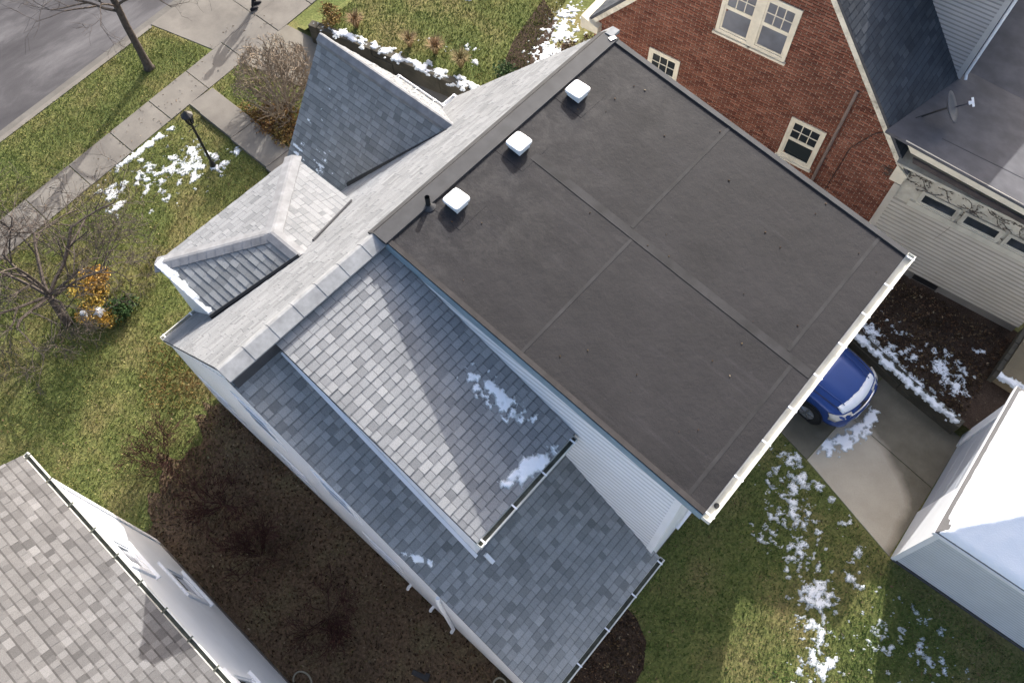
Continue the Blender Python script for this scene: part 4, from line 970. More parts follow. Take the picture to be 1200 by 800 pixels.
# cabin
def cab(x, hw, z): return [V((x, hw * 1.0, .99)), V((x, hw * .97, .99 + (z - .99) * .55)), V((x, hw * .86, z - .06)), V((x, hw * .7, z)), V((x, 0, z + .03)), V((x, -hw * .7, z)), V((x, -hw * .86, z - .06)), V((x, -hw * .97, .99 + (z - .99) * .55)), V((x, -hw, .99))]
cb = loft([cab(.86, .74, 1.01), cab(.25, .80, 1.42), cab(-.05, .82, 1.52), cab(-1.2, .82, 1.54), cab(-1.75, .80, 1.48), cab(-2.05, .76, 1.12)]).build('cabin', M['carblue'], CAR, smooth=True); fixn(cb)
o = loft([[V((.84, y * .62, 1.045)) for y in (1, .5, 0, -.5, -1)], [V((.24, y * .62, 1.455 + .015 * (1 - y * y))) for y in (1, .5, 0, -.5, -1)]], False).build('windscreen', M['glass'], CAR); fixn(o)
for s in (1, -1):
    for (x0, x1) in ((-.45, .30), (-1.5, -.52)):
        MB().prism([(x0, s * .80, 1.03), (x1, s * .80, 1.03), (x1 - (.25 if x1 > 0 else 0), s * .735, 1.42), (x0, s * .735, 1.42)], (0, s * .03, 0)).build('side_window', M['glass'], CAR)
    mir = MB().obox((.42, s * .96, 1.06), (.05, 0, 0), (0, .09, 0), (0, 0, .06)).build('wing_mirror', M['carblue'], CAR, bevel=.02)
    hl = loft([[V((2.155, s * .40, .62)), V((2.165, s * .40, .70)), V((2.09, s * .40, .775))], [V((2.10, s * .62, .60)), V((2.11, s * .62, .72)), V((2.02, s * .62, .80))], [V((1.98, s * .78, .62)), V((1.99, s * .785, .74)), V((1.90, s * .75, .815))], [V((1.82, s * .868, .68)), V((1.83, s * .862, .76)), V((1.76, s * .84, .83))]], False)
    hl = hl.build('headlight', M['lamp'], CAR, smooth=True); fixn(hl); sm = hl.modifiers.new('s', 'SOLIDIFY'); sm.thickness = .05; sm.offset = 0
    for x in (1.38, -1.32):
        wz = MB().tube([(x, s * .88, .33), (x, s * .66, .33)], .33, 24).build('wheel', M['tyre'], CAR, bevel=.03)
        rm = MB().tube([(x, s * .885, .33), (x, s * .86, .33)], .205, 20).build('rim', M['rim'], wz)
        for k in range(5):
            a = k * 2 * math.pi / 5 + .3; MB().obox((x + math.cos(a) * .11, s * .892, .33 + math.sin(a) * .11), (math.cos(a) * .09, 0, math.sin(a) * .09), (-math.sin(a) * .025, 0, math.cos(a) * .025), (0, .012, 0)).build('spoke', M['chrome'], wz)
        MB().tube([(x, s * .80, .33), (x, s * .893, .33)], .40, 24).build('wheel_arch', M['black'], CAR)
        wz.location = (0, s * .03, 0)
o = loft([[V((2.10, y, .785)), V((2.19, y, .70)), V((2.215, y, .64))] for y in ()] or [[V((2.135 - .28 * y * y, y, .765)), V((2.20 - .28 * y * y, y, .70)), V((2.235 - .28 * y * y, y, .60))] for y in (-.40, -.2, 0, .2, .40)], False).build('grille', M['black'], CAR); fixn(o)
o = MB().tube([(2.225 - .28 * y * y, y, .705) for y in (-.44, -.3, -.15, 0, .15, .3, .44)], .022, 8).build('grille_bar', M['chrome'], CAR)
bp = []
for y in (-.80, -.7, -.5, -.25, 0, .25, .5, .7, .80):
    f = 2.29 - .30 * y * y - (.10 if abs(y) > .75 else 0); bp.append([V((f - .14, y, .60)), V((f - .02, y, .585)), V((f, y, .50)), V((f - .01, y, .36)), V((f - .10, y, .26))])
o = loft(bp, False).build('front_bumper', M['carblue'], CAR, smooth=True); fixn(o)
MB().box(2.268, 2.285, -.24, .24, .40, .50).build('number_plate', M['white'], CAR)
# snow on the bonnet's front edge
cs = MB(); pts = []
for i in range(41):
    y = -.62 + 1.24 * i / 40; f = 2.10 - .30 * y * y; wdt = .15 + .035 * fbm(y * 6, 1, 2) + .03 * math.cos(y * 2)
    ztop = .885 - .03 * y * y
    pts.append([V((f + .02, y, ztop - .085)), V((f + .005, y, ztop - .02 + .01 * fbm(y * 9, 3))), V((f - wdt * .5, y, ztop + .055 + .01 * fbm(y * 9, 5))), V((f - wdt, y, ztop + .075)), V((f - wdt - .03, y, ztop + .04))])
o = loft(pts).build('snow', M['snow'], None, smooth=True, kind='stuff'); o.location = CAR.location; o.rotation_euler = CAR.rotation_euler; fixn(o); tag(o, 'band of snow on the front edge of the blue car bonnet', 'snow')

# ------------------------------------------------------------------ lamp post on the front lawn
LP = thing('lamp_post', 'slim black lamp post standing among snow on the front lawn', 'lamp post', (-16.6, 5.41, 0))
x, y = -16.6, 5.41
part('post', M['black'], LP, lambda m: m.tube([(x, y, -.02), (x, y, 1.72)], [.042, .036], 10))
part('base', M['black'], LP, lambda m: m.tube([(x, y, 0), (x, y, .10), (x, y, .22)], [.09, .075, .045], 12))
part('ladder_bar', M['black'], LP, lambda m: m.tube([(x, y - .16, 1.55), (x, y + .16, 1.55)], .014, 6))
part('lantern', M['glass'], LP, lambda m: m.tube([(x, y, 1.74), (x, y, 2.02)], [.075, .125], 6))
part('lantern_cage', M['black'], LP, lambda m: [m.tube([(x + math.cos(a) * .08, y + math.sin(a) * .08, 1.73), (x + math.cos(a) * .135, y + math.sin(a) * .135, 2.03)], .012, 4) for a in [k * math.pi / 3 for k in range(6)]] and m.tube([(x, y, 1.70), (x, y, 1.745)], [.04, .09], 8))
part('lantern_cap', M['black'], LP, lambda m: m.tube([(x, y, 2.02), (x, y, 2.05), (x, y, 2.14), (x, y, 2.20)], [.17, .165, .06, .015], 8))

# ------------------------------------------------------------------ person on the sidewalk (only the legs fall inside the frame)
def skin_body(name, joints, edges, mat, parent, sub=2):
    me = bpy.data.meshes.new(name); me.from_pydata([V(j[0]) for j in joints], edges, []); me.materials.append(mat)
    o = bpy.data.objects.new(name, me); link(o); o.parent = parent
    md_ = o.modifiers.new('skin', 'SKIN'); md_.use_smooth_shade = True
    for i, j in enumerate(joints): me.skin_vertices[0].data[i].radius = j[1] if isinstance(j[1], tuple) else (j[1], j[1]); me.skin_vertices[0].data[i].use_root = (i == 0)
    s_ = o.modifiers.new('sub', 'SUBSURF'); s_.levels = sub; s_.render_levels = sub; return o
if True:
    PE = thing('person', 'person in dark trousers and shoes walking along the sidewalk, only legs in view', 'person', (-20.72, 10.50, .02), R_(80), local=True)
    J = [((0, 0, .92), (.15, .11)), ((0, 0, 1.08), (.14, .10)), ((0, 0, 1.28), (.165, .11)), ((0, 0, 1.42), (.13, .085)), ((0, 0, 1.50), .055), ((.01, 0, 1.56), .055), ((.02, 0, 1.66), (.08, .095)), ((.02, 0, 1.74), (.065, .075)),
         ((.0, .10, .86), .085), ((.10, .10, .48), .060), ((.06, .10, .10), .042), ((.0, -.10, .86), .085), ((.0, -.10, .47), .060), ((-.16, -.10, .12), .042),
         ((.0, .19, 1.40), .062), ((-.04, .24, 1.12), .048), ((.04, .25, .89), .036), ((.0, -.19, 1.40), .062), ((.02, -.24, 1.12), .048), ((.12, -.25, .90), .036)]
    Ed = [(0, 1), (1, 2), (2, 3), (3, 4), (4, 5), (5, 6), (6, 7), (0, 8), (8, 9), (9, 10), (0, 11), (11, 12), (12, 13), (3, 14), (14, 15), (15, 16), (3, 17), (17, 18), (18, 19)]
    t = NT('person_clothes_and_skin'); sp = t.n('ShaderNodeSeparateXYZ'); t.l(t.co.outputs['Object'], sp.inputs[0])
    t.color(t.ramp(t.math('MULTIPLY', sp.outputs[2], .5), [(0, (.012, .012, .016)), (.455, (.035, .035, .045)), (.755, (.42, .26, .19))], 'CONSTANT')).set(.85); bdy = skin_body('body', J, Ed, t.m, PE)
    for (fx, fy, fz, a) in ((.06, .10, .0, 0), (-.16, -.10, .02, .25)):
        m = MB(); secs = []
        for q, hw, h in ((-.09, .036, .07), (-.04, .042, .10), (.05, .045, .085), (.13, .05, .06), (.18, .035, .035)):
            secs.append([V((fx + q, fy + hw, fz)), V((fx + q, fy + hw, fz + h * .6)), V((fx + q, fy + hw * .5, fz + h)), V((fx + q, fy - hw * .5, fz + h)), V((fx + q, fy - hw, fz + h * .6)), V((fx + q, fy - hw, fz))])
        o = loft(secs).build('shoe', M['cloth'], PE, smooth=True); fixn(o)
    part('hair', M['hair'], PE, lambda m: m.tube([(-.02, 0, 1.63), (-.03, 0, 1.72), (-.01, 0, 1.79), (.01, 0, 1.83)], [.085, .10, .085, .03], 12))
    part('face', M['skin'], PE, lambda m: (m.tube([(.085, 0, 1.70), (.118, 0, 1.655), (.09, 0, 1.645)], [.008, .015, .01], 6), m.obox((.088, 0, 1.61), (.006, 0, 0), (0, .022, 0), (0, 0, .006)), m.obox((.02, .085, 1.67), (.015, 0, 0), (0, .012, 0), (0, 0, .028)), m.obox((.02, -.085, 1.67), (.015, 0, 0), (0, .012, 0), (0, 0, .028))))
    for s in (1, -1):
        part('eye', M['cloth'], PE, lambda m: m.obox((.092, s * .032, 1.695), (.006, 0, 0), (0, .011, 0), (0, 0, .006)))
        hx0 = V((.04, .25, .89)) if s == 1 else V((.12, -.25, .90))
        part('hand', M['skin'], PE, lambda m: [m.obox(hx0 + V((.01, 0, -.06)), (.036, 0, 0), (0, .014, 0), (0, 0, .05))] + [m.tube([hx0 + V((.01 + q * .018 - .027, 0, -.10)), hx0 + V((.02 + q * .018 - .027, -s * .008, -.14)), hx0 + V((.03 + q * .016 - .027, -s * .025, -.165 - .008 * (1.5 - abs(q - 1.5))))], [.009, .008, .006], 6) for q in range(4)] + [m.tube([hx0 + V((.04, 0, -.04)), hx0 + V((.062, -s * .01, -.075)), hx0 + V((.06, -s * .02, -.105))], [.010, .009, .007], 6)])

# ------------------------------------------------------------------ bare trees and shrubs
BOUND = None
def grow(mb, p, d, r, ln, depth, rg, spread=.6, up=.12, segs=4, n=5, kids=(2, 4), shrink=.66, lshrink=.72, rmin=.0035, droop=0.0):
    pts = [V(p)]; rad = [r]; d = V(d).normalized()
    for i in range(segs):
        d = (d + V((rg.gauss(0, .13), rg.gauss(0, .13), rg.gauss(0, .10) + up * .3 - droop))).normalized()
        if BOUND and ((pts[-1] + d * ln / segs - BOUND[0]) * 1.0).length > BOUND[1] * (1 + .16 * noise.noise(pts[-1] * 1.7)): break
        pts.append(pts[-1] + d * ln / segs); rad.append(max(rmin, r * (1 - (1 - shrink) * (i + 1) / segs)))
    if len(pts) < 2: return
    segs = len(pts) - 1
    mb.tube(pts, rad, n if depth > 1 else 3, cap=depth <= 1)
    if depth <= 0: return
    for k in range(rg.randint(*kids)):
        f = rg.uniform(.35, 1.0) if k else 1.0; i = min(segs - 1, int(f * segs)); q = pts[i].lerp(pts[i + 1], f * segs - i) if i < segs else pts[-1]
        a = rg.uniform(0, 2 * math.pi); o = d.orthogonal().normalized(); e = d.cross(o)
        nd = (d * (1 - spread * .5) + (o * math.cos(a) + e * math.sin(a)) * spread * rg.uniform(.7, 1.3) + V((0, 0, up))).normalized()
        grow(mb, q, nd, max(rmin, rad[min(i + 1, segs)] * rg.uniform(.55, .8)), ln * lshrink * rg.uniform(.75, 1.15), depth - 1, rg, spread, up, max(2, segs - 1), max(3, n - 1), kids, shrink, lshrink, rmin, droop)
rg = random.Random(21)
ST = thing('street_tree', 'bare young street tree on the grass verge beside the road', 'tree', (-21.16, 6.55, 0))
part('trunk', M['bark'], ST, lambda m: m.tube([(-21.16, 6.55, -.05), (-21.16, 6.55, .08), (-21.17, 6.56, .5), (-21.2, 6.57, 1.6), (-21.18, 6.6, 2.3), (-21.15, 6.58, 3.4), (-21.2, 6.6, 4.6)], [.20, .145, .115, .105, .10, .075, .05], 10), smooth=True)
cr = MB()
for (z, dx, dy, ln, r) in ((2.1, -.5, -.9, 1.5, .045), (2.3, .35, .9, 1.1, .04), (2.45, -.9, .1, 1.3, .04), (2.25, .6, -.6, 1.1, .035), (2.8, .8, .4, 1.3, .04), (3.2, -.6, .8, 1.4, .04), (3.4, .1, -1, 1.4, .04), (4.0, .7, .5, 1.3, .035), (4.4, -.7, -.3, 1.2, .035), (4.6, .1, .2, 1.5, .04)):
    grow(cr, (-21.18, 6.585, z), (dx, dy, .55), r, ln, 4, rg, .62, .08, kids=(2, 4))
cr.build('crown', M['bark'], ST)
OT = thing('ornamental_tree', 'small bare spreading tree at the left edge of the front lawn', 'tree', (-15.35, -.35, 0))
part('trunk', M['bark'], OT, lambda m: m.tube([(-15.35, -.35, -.05), (-15.38, -.33, .3), (-15.5, -.25, .75), (-15.6, -.2, 1.0)], [.13, .10, .085, .08], 9), smooth=True)
cr = MB()
for (dx, dy, dz, ln, r) in ((-.95, .45, .40, 1.8, .055), (-.5, 1.0, .45, 1.8, .055), (-.9, -.5, .5, 1.6, .05), (.5, .7, .7, 1.3, .045), (.3, -.8, .5, 1.4, .045), (.8, .1, .5, 1.0, .035), (-.2, .1, 1, 1.3, .045), (-.2, -1, .35, 1.5, .042), (-1, .0, .3, 1.7, .045), (-.1, .9, .25, 1.5, .04)):
    grow(cr, (-15.58, -.2, rg.uniform(.75, 1.0)), (dx, dy, dz), r, ln, 4, rg, .75, .03, kids=(3, 5), lshrink=.68, droop=.02, rmin=.005)
cr.build('crown', M['bark'], OT)
def twiggy(name, label, base, n, h, spread, mat, cat='shrub', depth=3, r0=.012, group=None, ln=.7, sp2=.42, kids=(3, 4), rm=.0035):
    T = thing(name, label, cat, base, group=group); m = MB(); b = V(base)
    for k in range(n):
        a = rg.uniform(0, 2 * math.pi); s = spread * math.sqrt(rg.random())
        d = V((math.cos(a) * s, math.sin(a) * s, 1)).normalized()
        grow(m, b + V((math.cos(a), math.sin(a), 0)) * rg.uniform(.0, .18), d, r0 * rg.uniform(.7, 1.3), h * ln * rg.uniform(.75, 1.05) / (1.6), depth, rg, sp2, .10, segs=4, n=4, kids=kids, lshrink=.72, rmin=rm)
    m.build('stems', mat, T); return T
BOUND = (V((-16.75, 8.25, .95)), 1.28)
twiggy('twiggy_shrub', 'large rounded bare twiggy shrub beside the front walk', (-16.65, 8.2, 0), 40, 2.3, 1.5, M['twig'], depth=4, r0=.024, ln=.95, sp2=.55, rm=.0065, kids=(2, 4))
BOUND = None
def leaves(name, label, cat, mat, pos, rad, n, size, seed, flat=1.0, stems=True, group=None):
    T = thing(name, label, cat, (pos[0], pos[1], pos[2] if len(pos) > 2 else 0), group=group); g = random.Random(seed); m = MB(); st_ = MB(); z0 = pos[2] if len(pos) > 2 else 0
    lob = [(g.uniform(-.6, .6) * rad, g.uniform(-.6, .6) * rad, g.uniform(.35, .9) * rad * flat, g.uniform(.35, .6) * rad) for _ in range(7)]
    for i in range(n):
        lx, ly, lz, lr = g.choice(lob); v = V((g.gauss(0, 1), g.gauss(0, 1), g.gauss(0, 1))).normalized() * lr * g.random() ** .4
        p = V((pos[0] + lx + v.x, pos[1] + ly + v.y, max(z0 + .02, z0 + lz + v.z * flat)))
        a = V((g.gauss(0, 1), g.gauss(0, 1), g.gauss(0, .6))).normalized(); b = a.orthogonal().normalized()
        b = (b * math.cos(g.random() * 6) + a.cross(b) * math.sin(g.random() * 6)); s = size * g.uniform(.6, 1.4)
        m.add([p - a * s, p + b * s * .45, p + a * s, p - b * s * .45], [[0, 1, 2, 3]], max(.02, g.random()))
        if stems and i % 25 == 0: st_.tube([(pos[0] + g.gauss(0, .05), pos[1] + g.gauss(0, .05), z0), p.lerp(V((pos[0], pos[1], z0)), .5) + V((0, 0, .05)), p], [.008, .006, .003], 3)
    m.build('foliage', mat, T)
    if stems: st_.build('stems', M['twig'], T)
    return T
leaves('yellow_shrub', 'yellow autumn shrub just right of the bare spreading tree', 'shrub', M['yellow'], (-15.3, .75), .62, 2600, .035, 1, 1.0)
leaves('yellow_shrub', 'smaller faded yellow shrub with snow on it, below the brighter yellow one', 'shrub', M['yellow'], (-14.7, .30), .5, 1400, .035, 2, .9)
leaves('green_shrub', 'dark green leafy evergreen shrub next to the yellow shrubs', 'shrub', M['green'], (-14.5, .85), .48, 1300, .04, 3, .8)
leaves('rust_groundcover', 'rust and yellow groundcover under the big twiggy shrub', 'plant', M['rust'], (-16.1, 7.85), .85, 2600, .04, 4, .30)
leaves('rust_groundcover', 'straw coloured low plants on the walk side of the twiggy shrub', 'plant', M['rust'], (-17.15, 7.62), .6, 1100, .035, 5, .25)
leaves('leafy_plant', 'tall green leafy plants near the far end of the snowy retaining wall', 'plant', M['green'], (-11.7, 12.75, tz(-12)), .62, 900, .05, 6, .9)
leaves('leafy_plant', 'light green leafy plants between the dry grass tufts and the front roof', 'plant', M['grass'], (-11.0, 12.85, tz(-12)), .55, 800, .05, 16, .9)
leaves('rust_shrub', 'rust brown low shrub with snow at the street end of the retaining wall', 'shrub', M['rust'], (-17.75, 11.25, tz(-17.8)), .5, 900, .04, 26, .6)
leaves('dark_bush', 'dark bare bush in the corner beside the brick house', 'bush', M['litter'], (-10.9, 15.0, tz(-11)), .7, 1500, .04, 7, 1.0)
for i, (x, y, d) in enumerate(((-10.4, -.95, 'bare reddish bush nearest the green lawn in the brown yard'), (-8.6, -.75, 'tangled dark red bush at the middle of the brown yard'), (-7.0, -.95, 'bare red twig bush right of the tangled one in the brown yard'), (-4.9, -.85, 'low red twig bush nearest the camera in the brown yard'))):
    twiggy('red_twig_bush', d, (x, y, 0), 16, 1.0, 1.5, M['twigred'], 'bush', 3, .009, 'red twig bushes between the white houses', .85, .55, rm=.0045)
# dry ornamental grasses on the raised lawn
def tuft(label, x, y, z, h, n, seed):
    T = thing('dry_grass_tuft', label, 'grass tuft', (x, y, z), group='dry grass tufts above the retaining wall'); g = random.Random(seed); m = MB()
    for i in range(n):
        a = g.uniform(0, 2 * math.pi); s = g.random() ** .6 * .65 * h; b = V((x + math.cos(a) * .06 * g.random(), y + math.sin(a) * .06 * g.random(), z))
        t1 = b + V((math.cos(a) * s * .5, math.sin(a) * s * .5, h * .7)); t2 = b + V((math.cos(a) * s, math.sin(a) * s, h * g.uniform(.6, 1.0))); w_ = V((-math.sin(a), math.cos(a), 0)) * .007
        m.add([b - w_, b + w_, t1 + w_, t2, t1 - w_], [[0, 1, 2, 4], [4, 2, 3]], max(.02, g.random()))
    m.build('blades', M['dry'], T)
for i, (x, y, h, d) in enumerate(((-16.9, 11.55, .55, 'dry tan grass tuft nearest the street end of the retaining wall'), (-15.1, 12.05, .5, 'second dry tan grass tuft from the street above the retaining wall'), (-14.3, 12.35, .55, 'third dry tan grass tuft from the street above the retaining wall'), (-13.35, 12.45, .6, 'dry tan grass tuft next to the leafy green plants'))):
    tuft(d, x, y, tz(x), h, 260, 40 + i)

# ------------------------------------------------------------------ small things beside the walls
tag(MB().tube([(-1.22 + .13 * math.cos(a), .62 + .13 * math.sin(a), .035 + .03 * (k // 16)) for k, a in enumerate([i * math.pi / 8 for i in range(65)])], .018, 6, cap=True).build('hose_coil', M['hose'], None, origin=(-1.22, .62, 0)), 'tan garden hose coil lying against the white house wall', 'hose')
tag(MB().tube([(-4.35 + .22 * math.cos(a), -2.05 + .16 * math.sin(a), .03) for a in [.3 + i * .2 for i in range(20)]], .02, 6).build('edging_loop', M['hose'], None, origin=(-4.4, -2.05, 0)), 'pale bent tube lying by the wall of the grey roofed house', 'tube')
tag(MB().obox((-2.6, -.35, .05), (.16, .05, .02), (-.02, .05, 0), (0, 0, .02)).obox((-2.45, -.28, .07), (.05, .02, .01), (-.03, .08, 0), (0, 0, .02)).build('scrap', M['black'], None, origin=(-2.6, -.35, 0), bevel=.01), 'small black scrap lying on the brown yard near the white house', 'debris')

# ------------------------------------------------------------------ snow on the ground
def field_snow(name, label, pl, bounds, blobs, seed, fr=2.4, thr=.1, cell=.03, hmax=.025, cond=None, st=(1, 1)):
    def f(u, v):
        if cond and not cond(u, v): return -1
        b = max((w_ * (1 - math.hypot((u - cx) / rx_, (v - cy) / ry_))) for cx, cy, rx_, ry_, w_ in blobs)
        return b * .55 - thr + .42 * fbm(u * fr * st[0], v * fr * st[1], seed, 5)
    return snow(name, label, pl, bounds, f, cell, hmax)
field_snow('snow', 'scattered melting snow around the lamp post on the front lawn', flat_at(0), (-19.1, -15.3, 1.2, 7.0), [(-17.2, 5.0, 1.0, 1.0, .95), (-17.7, 4.0, .8, .9, .8), (-18.0, 2.9, .6, .5, 1.0), (-17.5, 2.7, .6, .4, .7), (-16.5, 5.5, .45, .5, .9), (-16.6, 6.1, .5, .4, .6), (-16.8, 3.8, .7, .6, .45)], 3, 4.6, .30, .022, .016, st=(1, .75), cond=lambda u, v: u > sx(-18.42, v))
field_snow('snow', 'thin snow line along the lawn edge of the sidewalk', flat_at(0), (-19.1, -18.3, 2.6, 5.6), [(sx(-18.28, 4.4), 4.4, .18, 1.3, 1.0)], 9, 5, .2, .025, .02, cond=lambda u, v: u > sx(-18.43, v))
backb = [(1.0, 8.3, .75, .7, .9), (.6, 8.75, .5, .4, .9), (1.4, 7.7, .9, .8, .75), (2.0, 7.0, .7, .7, .75), (2.75, 6.5, .65, .6, 1.15), (3.1, 5.9, .6, .55, .9), (1.2, 6.9, .5, .6, .6), (3.5, 5.3, .6, .6, .95), (3.9, 4.7, .7, .7, .9), (2.4, 8.3, .25, .5, .6), (3.0, 7.8, .3, .4, .7), (3.3, 7.3, .5, .4, .6), (1.6, 8.65, .8, .2, .8), (4.3, 6.6, .8, .7, .5), (5.2, 6.9, 1.0, .6, .5), (4.6, 7.6, 1.0, .25, .6)]
field_snow('snow', 'broken snow patches scattered over the shaded back lawn', flat_at(0), (.1, 6.3, 3.6, 9.2), backb, 14, 5.0, .31, .024, .016, cond=lambda u, v: v < 8.93 - (u - .93) * .285 and not (u > 3.4 and v > 8.1))
field_snow('snow', 'snow scraped into a heap in front of the blue car', flat_at(.014), (1.0, 2.4, 9.2, 11.2), [(1.15, 9.62, .28, .28, 1.1), (1.33, 9.95, .26, .35, 1.3), (1.48, 10.4, .24, .45, 1.3), (1.52, 10.85, .2, .4, 1.1)], 22, 5, .16, .02, .035)
bedb = [(.3, 12.75, .5, .3, 1.2), (.95, 12.45, .7, .25, 1.1), (1.75, 12.15, .7, .22, 1.2), (2.5, 11.97, .6, .2, 1.2), (1.3, 12.75, .6, .4, .75), (2.1, 13.0, .5, .5, 1.05), (2.55, 12.75, .45, .45, 1.1), (1.9, 13.4, .5, .3, .6), (.9, 13.2, .5, .3, .5), (2.6, 14.1, .25, .2, .9), (2.5, 13.3, .5, .3, .7)]
class Bed(Plane):
    def p3(s, a, b, h=0): return V((a, b, tz2(a, b) + .006 + h))
BED = Bed((0, 0, 0), (1, 0, 0), (0, 1, 0))
field_snow('snow', 'snow patches on the brown planting bed above the driveway wall', BED, (-.2, 3.15, 11.85, 14.6), bedb, 31, 5.0, .25, .024, .018, cond=lambda u, v: v > rwy(u) + .05)
def wallsnow(u, v):
    c = rwy(u) + .06; return .20 - abs(v - c) * 2.2 + .28 * fbm(u * 5, v * 5, 6) - (.0 if -.1 < u < 3.1 else 1)
snow('snow', 'snow lying along the top of the driveway wall beside the car', flat_at(.475), (-.1, 3.15, 11.6, 12.7), wallsnow, .025, .03)
class Slope(Plane):
    def p3(s, a, b, h=0): return V((a, b, tz(a) + .05 + h))
SL = Slope((0, 0, 0), (1, 0, 0), (0, 1, 0))
def wallsnow2(u, v):
    c = rwy(u) + .10; return .10 - abs(v - c) * 1.2 + .40 * fbm(u * 3.2, v * 4, 4) - (.0 if u > -17.7 else .25)
snow('snow', 'ragged snow on the top of the retaining wall by the dry grasses', SL, (-18.0, -11.8, 10.6, 12.5), wallsnow2, .03, .03)
class Slope0(Plane):
    def p3(s, a, b, h=0): return V((a, b, tz(a) + h))
SL0 = Slope0((0, 0, 0), (1, 0, 0), (0, 1, 0))
field_snow('snow', 'snow dusting on the shrub bed at the corner of the brick house', SL0, (-13.5, -10.0, 13.4, 17.0), [(-11.7, 14.6, .8, .8, 1.0), (-12.0, 15.5, .7, .8, .9), (-12.4, 16.3, .5, .7, .8), (-11.0, 14.3, .6, .5, .6)], 41, 6.5, .22, .03, .03)
field_snow('snow', 'few small snow remnants on the brick house front lawn', SL0, (-15.5, -12.0, 12.2, 16.0), [(-15.2, 14.7, .25, .2, 1.0), (-13.6, 13.2, .3, .25, .85), (-13.2, 12.9, .25, .2, .8), (-14.2, 12.7, .3, .2, .7), (-14.9, 12.6, .2, .2, .6)], 51, 4, .30, .03, .05)
rd = random.Random(77); db = MB()
for k in range(34):
    x, y = rd.uniform(-6.0, -.2), rd.uniform(4.2, 9.7); z = zfl(x) + .004; a = rd.random() * 6; r_ = rd.uniform(.006, .02)
    db.prism([(x + math.cos(a) * r_, y + math.sin(a) * r_, z), (x - math.sin(a) * r_ * .6, y + math.cos(a) * r_ * .6, z), (x - math.cos(a) * r_, y - math.sin(a) * r_, z), (x + math.sin(a) * r_ * .5, y - math.cos(a) * r_ * .5, z)], (0, 0, .012), rd.random())
tag(db.build('roof_debris', M['litter'], None, origin=(-3, 7, 6.9), kind='stuff'), 'tiny leaves and grit lying on the black flat roof', 'debris')
snow('snow', 'narrow strip of snow on the near edge of the tan patio', flat_at(.56), (3.2, 4.4, 13.4, 13.8), lambda u, v: .2 - abs(v - 13.58) * 1.8 + .25 * fbm(u * 5, v * 5, 2), .03, .04)
snow('snow', 'lumps of snow resting on the faded yellow shrub', flat_at(.45), (-15.2, -14.4, -.1, .8), lambda u, v: max(.3 - math.hypot(u + 14.7, v - .35) * 1.9, .18 - math.hypot(u + 14.95, v - .05) * 1.9) - .1 + .25 * fbm(u * 6, v * 6, 3), .025, .05)

# ------------------------------------------------------------------ grass, leaf litter
HOUSE = [(-10.7, .85), (-.4, .85), (-.4, 9.9), (-12.9, 9.9), (-12.9, 6), (-11.2, 5.3), (-11.2, 1.7), (-10.7, 1.7)]
WALK = strip(-19.57, -18.43, -20, 30); FWALK = [(-19.2, 6.36), (-13, 6.3), (-13, 7.25), (-19.2, 7.3)]
DRIVE = [(-19.6, 8.5), (-16, 9.35), (-12.6, 9.95), (-.9, 9.9), (-.9, 9.4), (.93, 9.0), (3.5, 8.27), (10, 8.2), (10, 13), (3.4, 11.9), (-12.6, 12.0), (-19.6, 10.7)]
APRON = [(sx(-22.1, 7.7), 7.7), (sx(-19.5, 8.3), 8.3), (sx(-19.5, 12.4), 12.4), (sx(-22.1, 12.9), 12.9)]
RING = [(-.45, .3), (.5, .4), (.82, 1.2), (.9, 2.2), (.82, 2.85), (.55, 3.3), (.1, 3.55), (-.45, 3.6)]
g1 = [(-19, -6), (-9.2, -6), (-9.2, -2.3), (-10.7, 10.5), (-21, 10.5)]
blades('grass', 'short green and tan grass of the front lawn', 'grass', M['grass'], [g1], [HOUSE, YARD, WALK, FWALK, DRIVE, strip(-40, -19.5, -20, 30)], 900, .05, .022, 0, 1)
blades('grass', 'grass of the verge between street and sidewalk', 'grass', M['grass'], [strip(-21.9, -19.57, -2, 8.2)], [APRON], 900, .055, .022, 0, 2)
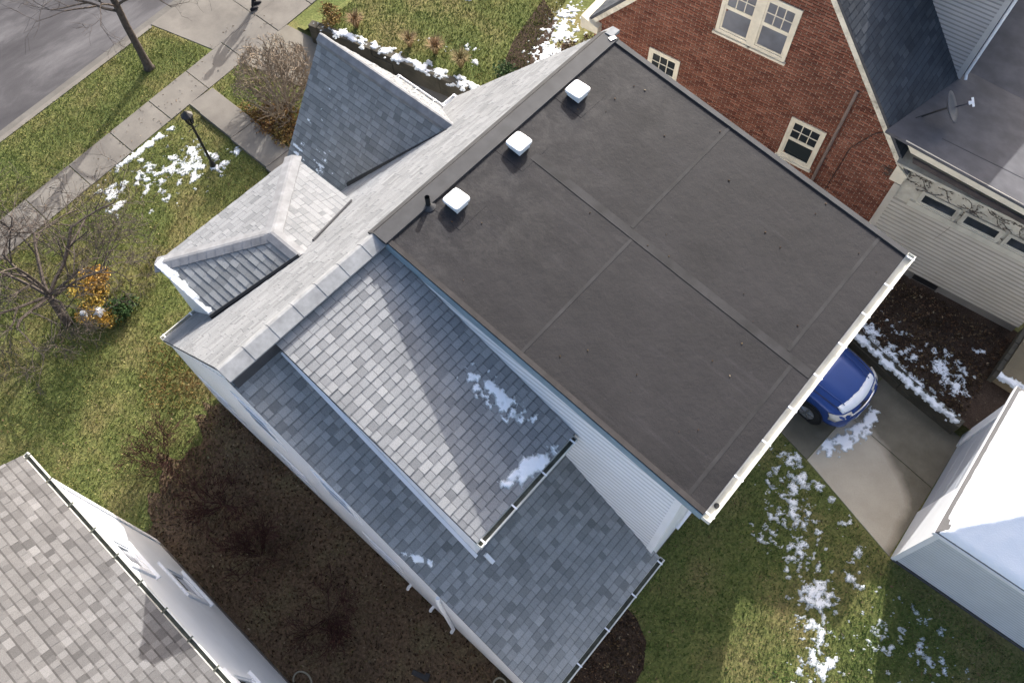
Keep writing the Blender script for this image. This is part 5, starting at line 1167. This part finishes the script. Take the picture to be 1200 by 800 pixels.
blades('grass', 'dark shaded grass of the back lawn', 'grass', M['grass2'], [[(-.4, .4), (8, .4), (8, 8.2), (3.5, 8.2), (.9, 8.95), (-.4, 9.3)]], [HOUSE, RING, DRIVE], 900, .05, .022, 0, 3)
blades('grass', 'raised front lawn grass of the brick house', 'grass', M['grass'], [[(-17.8, 11.0), (-12.6, 12.2), (-11, 12.4), (-12.2, 14.4), (-13, 17.5), (-18.5, 17.5)]], [], 800, .055, .024, lambda X: np.array([tz(a) for a in X[:, 0]]), 4)
blades('leaf_litter', 'dead leaves and twigs littering the brown yard', 'leaves', M['litter'], [YARD], [], 260, .035, .04, .004, 5, 1.2, 1.6, True)
blades('leaf_litter', 'wood chips and leaves in the mulch ring', 'leaves', M['litter'], [RING], [], 700, .03, .04, .008, 6, 1.2, 1.8, True)
blades('leaf_litter', 'dead leaves on the planting bed beside the pale addition', 'leaves', M['litter'], [[(-1.3, 12.4), (3.1, 12.0), (3.1, 15), (-1.3, 14.7)]], [], 450, .035, .045, lambda X: np.array([tz2(a, b) + .008 for a, b in X]), 7, 1.2, 1.6, True)
blades('leaf_litter', 'fallen leaves dotted over the front and back lawns', 'leaves', M['litter'], [g1, [(-.4, .4), (8, .4), (8, 8.2), (3.5, 8.2), (.9, 8.95), (-.4, 9.3)]], [HOUSE, YARD, DRIVE, RING], 14, .02, .055, .03, 8, 1.2, .35, True)

blades('grass', 'green grass thinning out into the brown yard', 'grass', M['grass'], [YARD], [], 700, .05, .02, .002, 14, dmod=lambda X: np.clip((-9.0 - X[:, 0]) / 1.8, 0, 1) * .9 + .07)
blades('dry_grass', 'thin dry grass and weeds over the brown yard between the houses', 'grass', M['dryyard'], [YARD], [], 420, .05, .018, .002, 12, 1.0)
blades('dry_grass', 'rust tinted tall grass at the front corner of the white house', 'grass', M['rust'], [[(-13.6, 1.0), (-12.9, .1), (-12.0, -.5), (-11.3, -.2), (-10.75, .8), (-11.2, 1.55), (-12.6, 1.6)]], [HOUSE], 900, .07, .02, 0, 13, 1.0, dmod=lambda X: np.clip(1.3 - np.hypot(X[:, 0] + 11.9, X[:, 1] - .6) / 1.2, 0, 1))
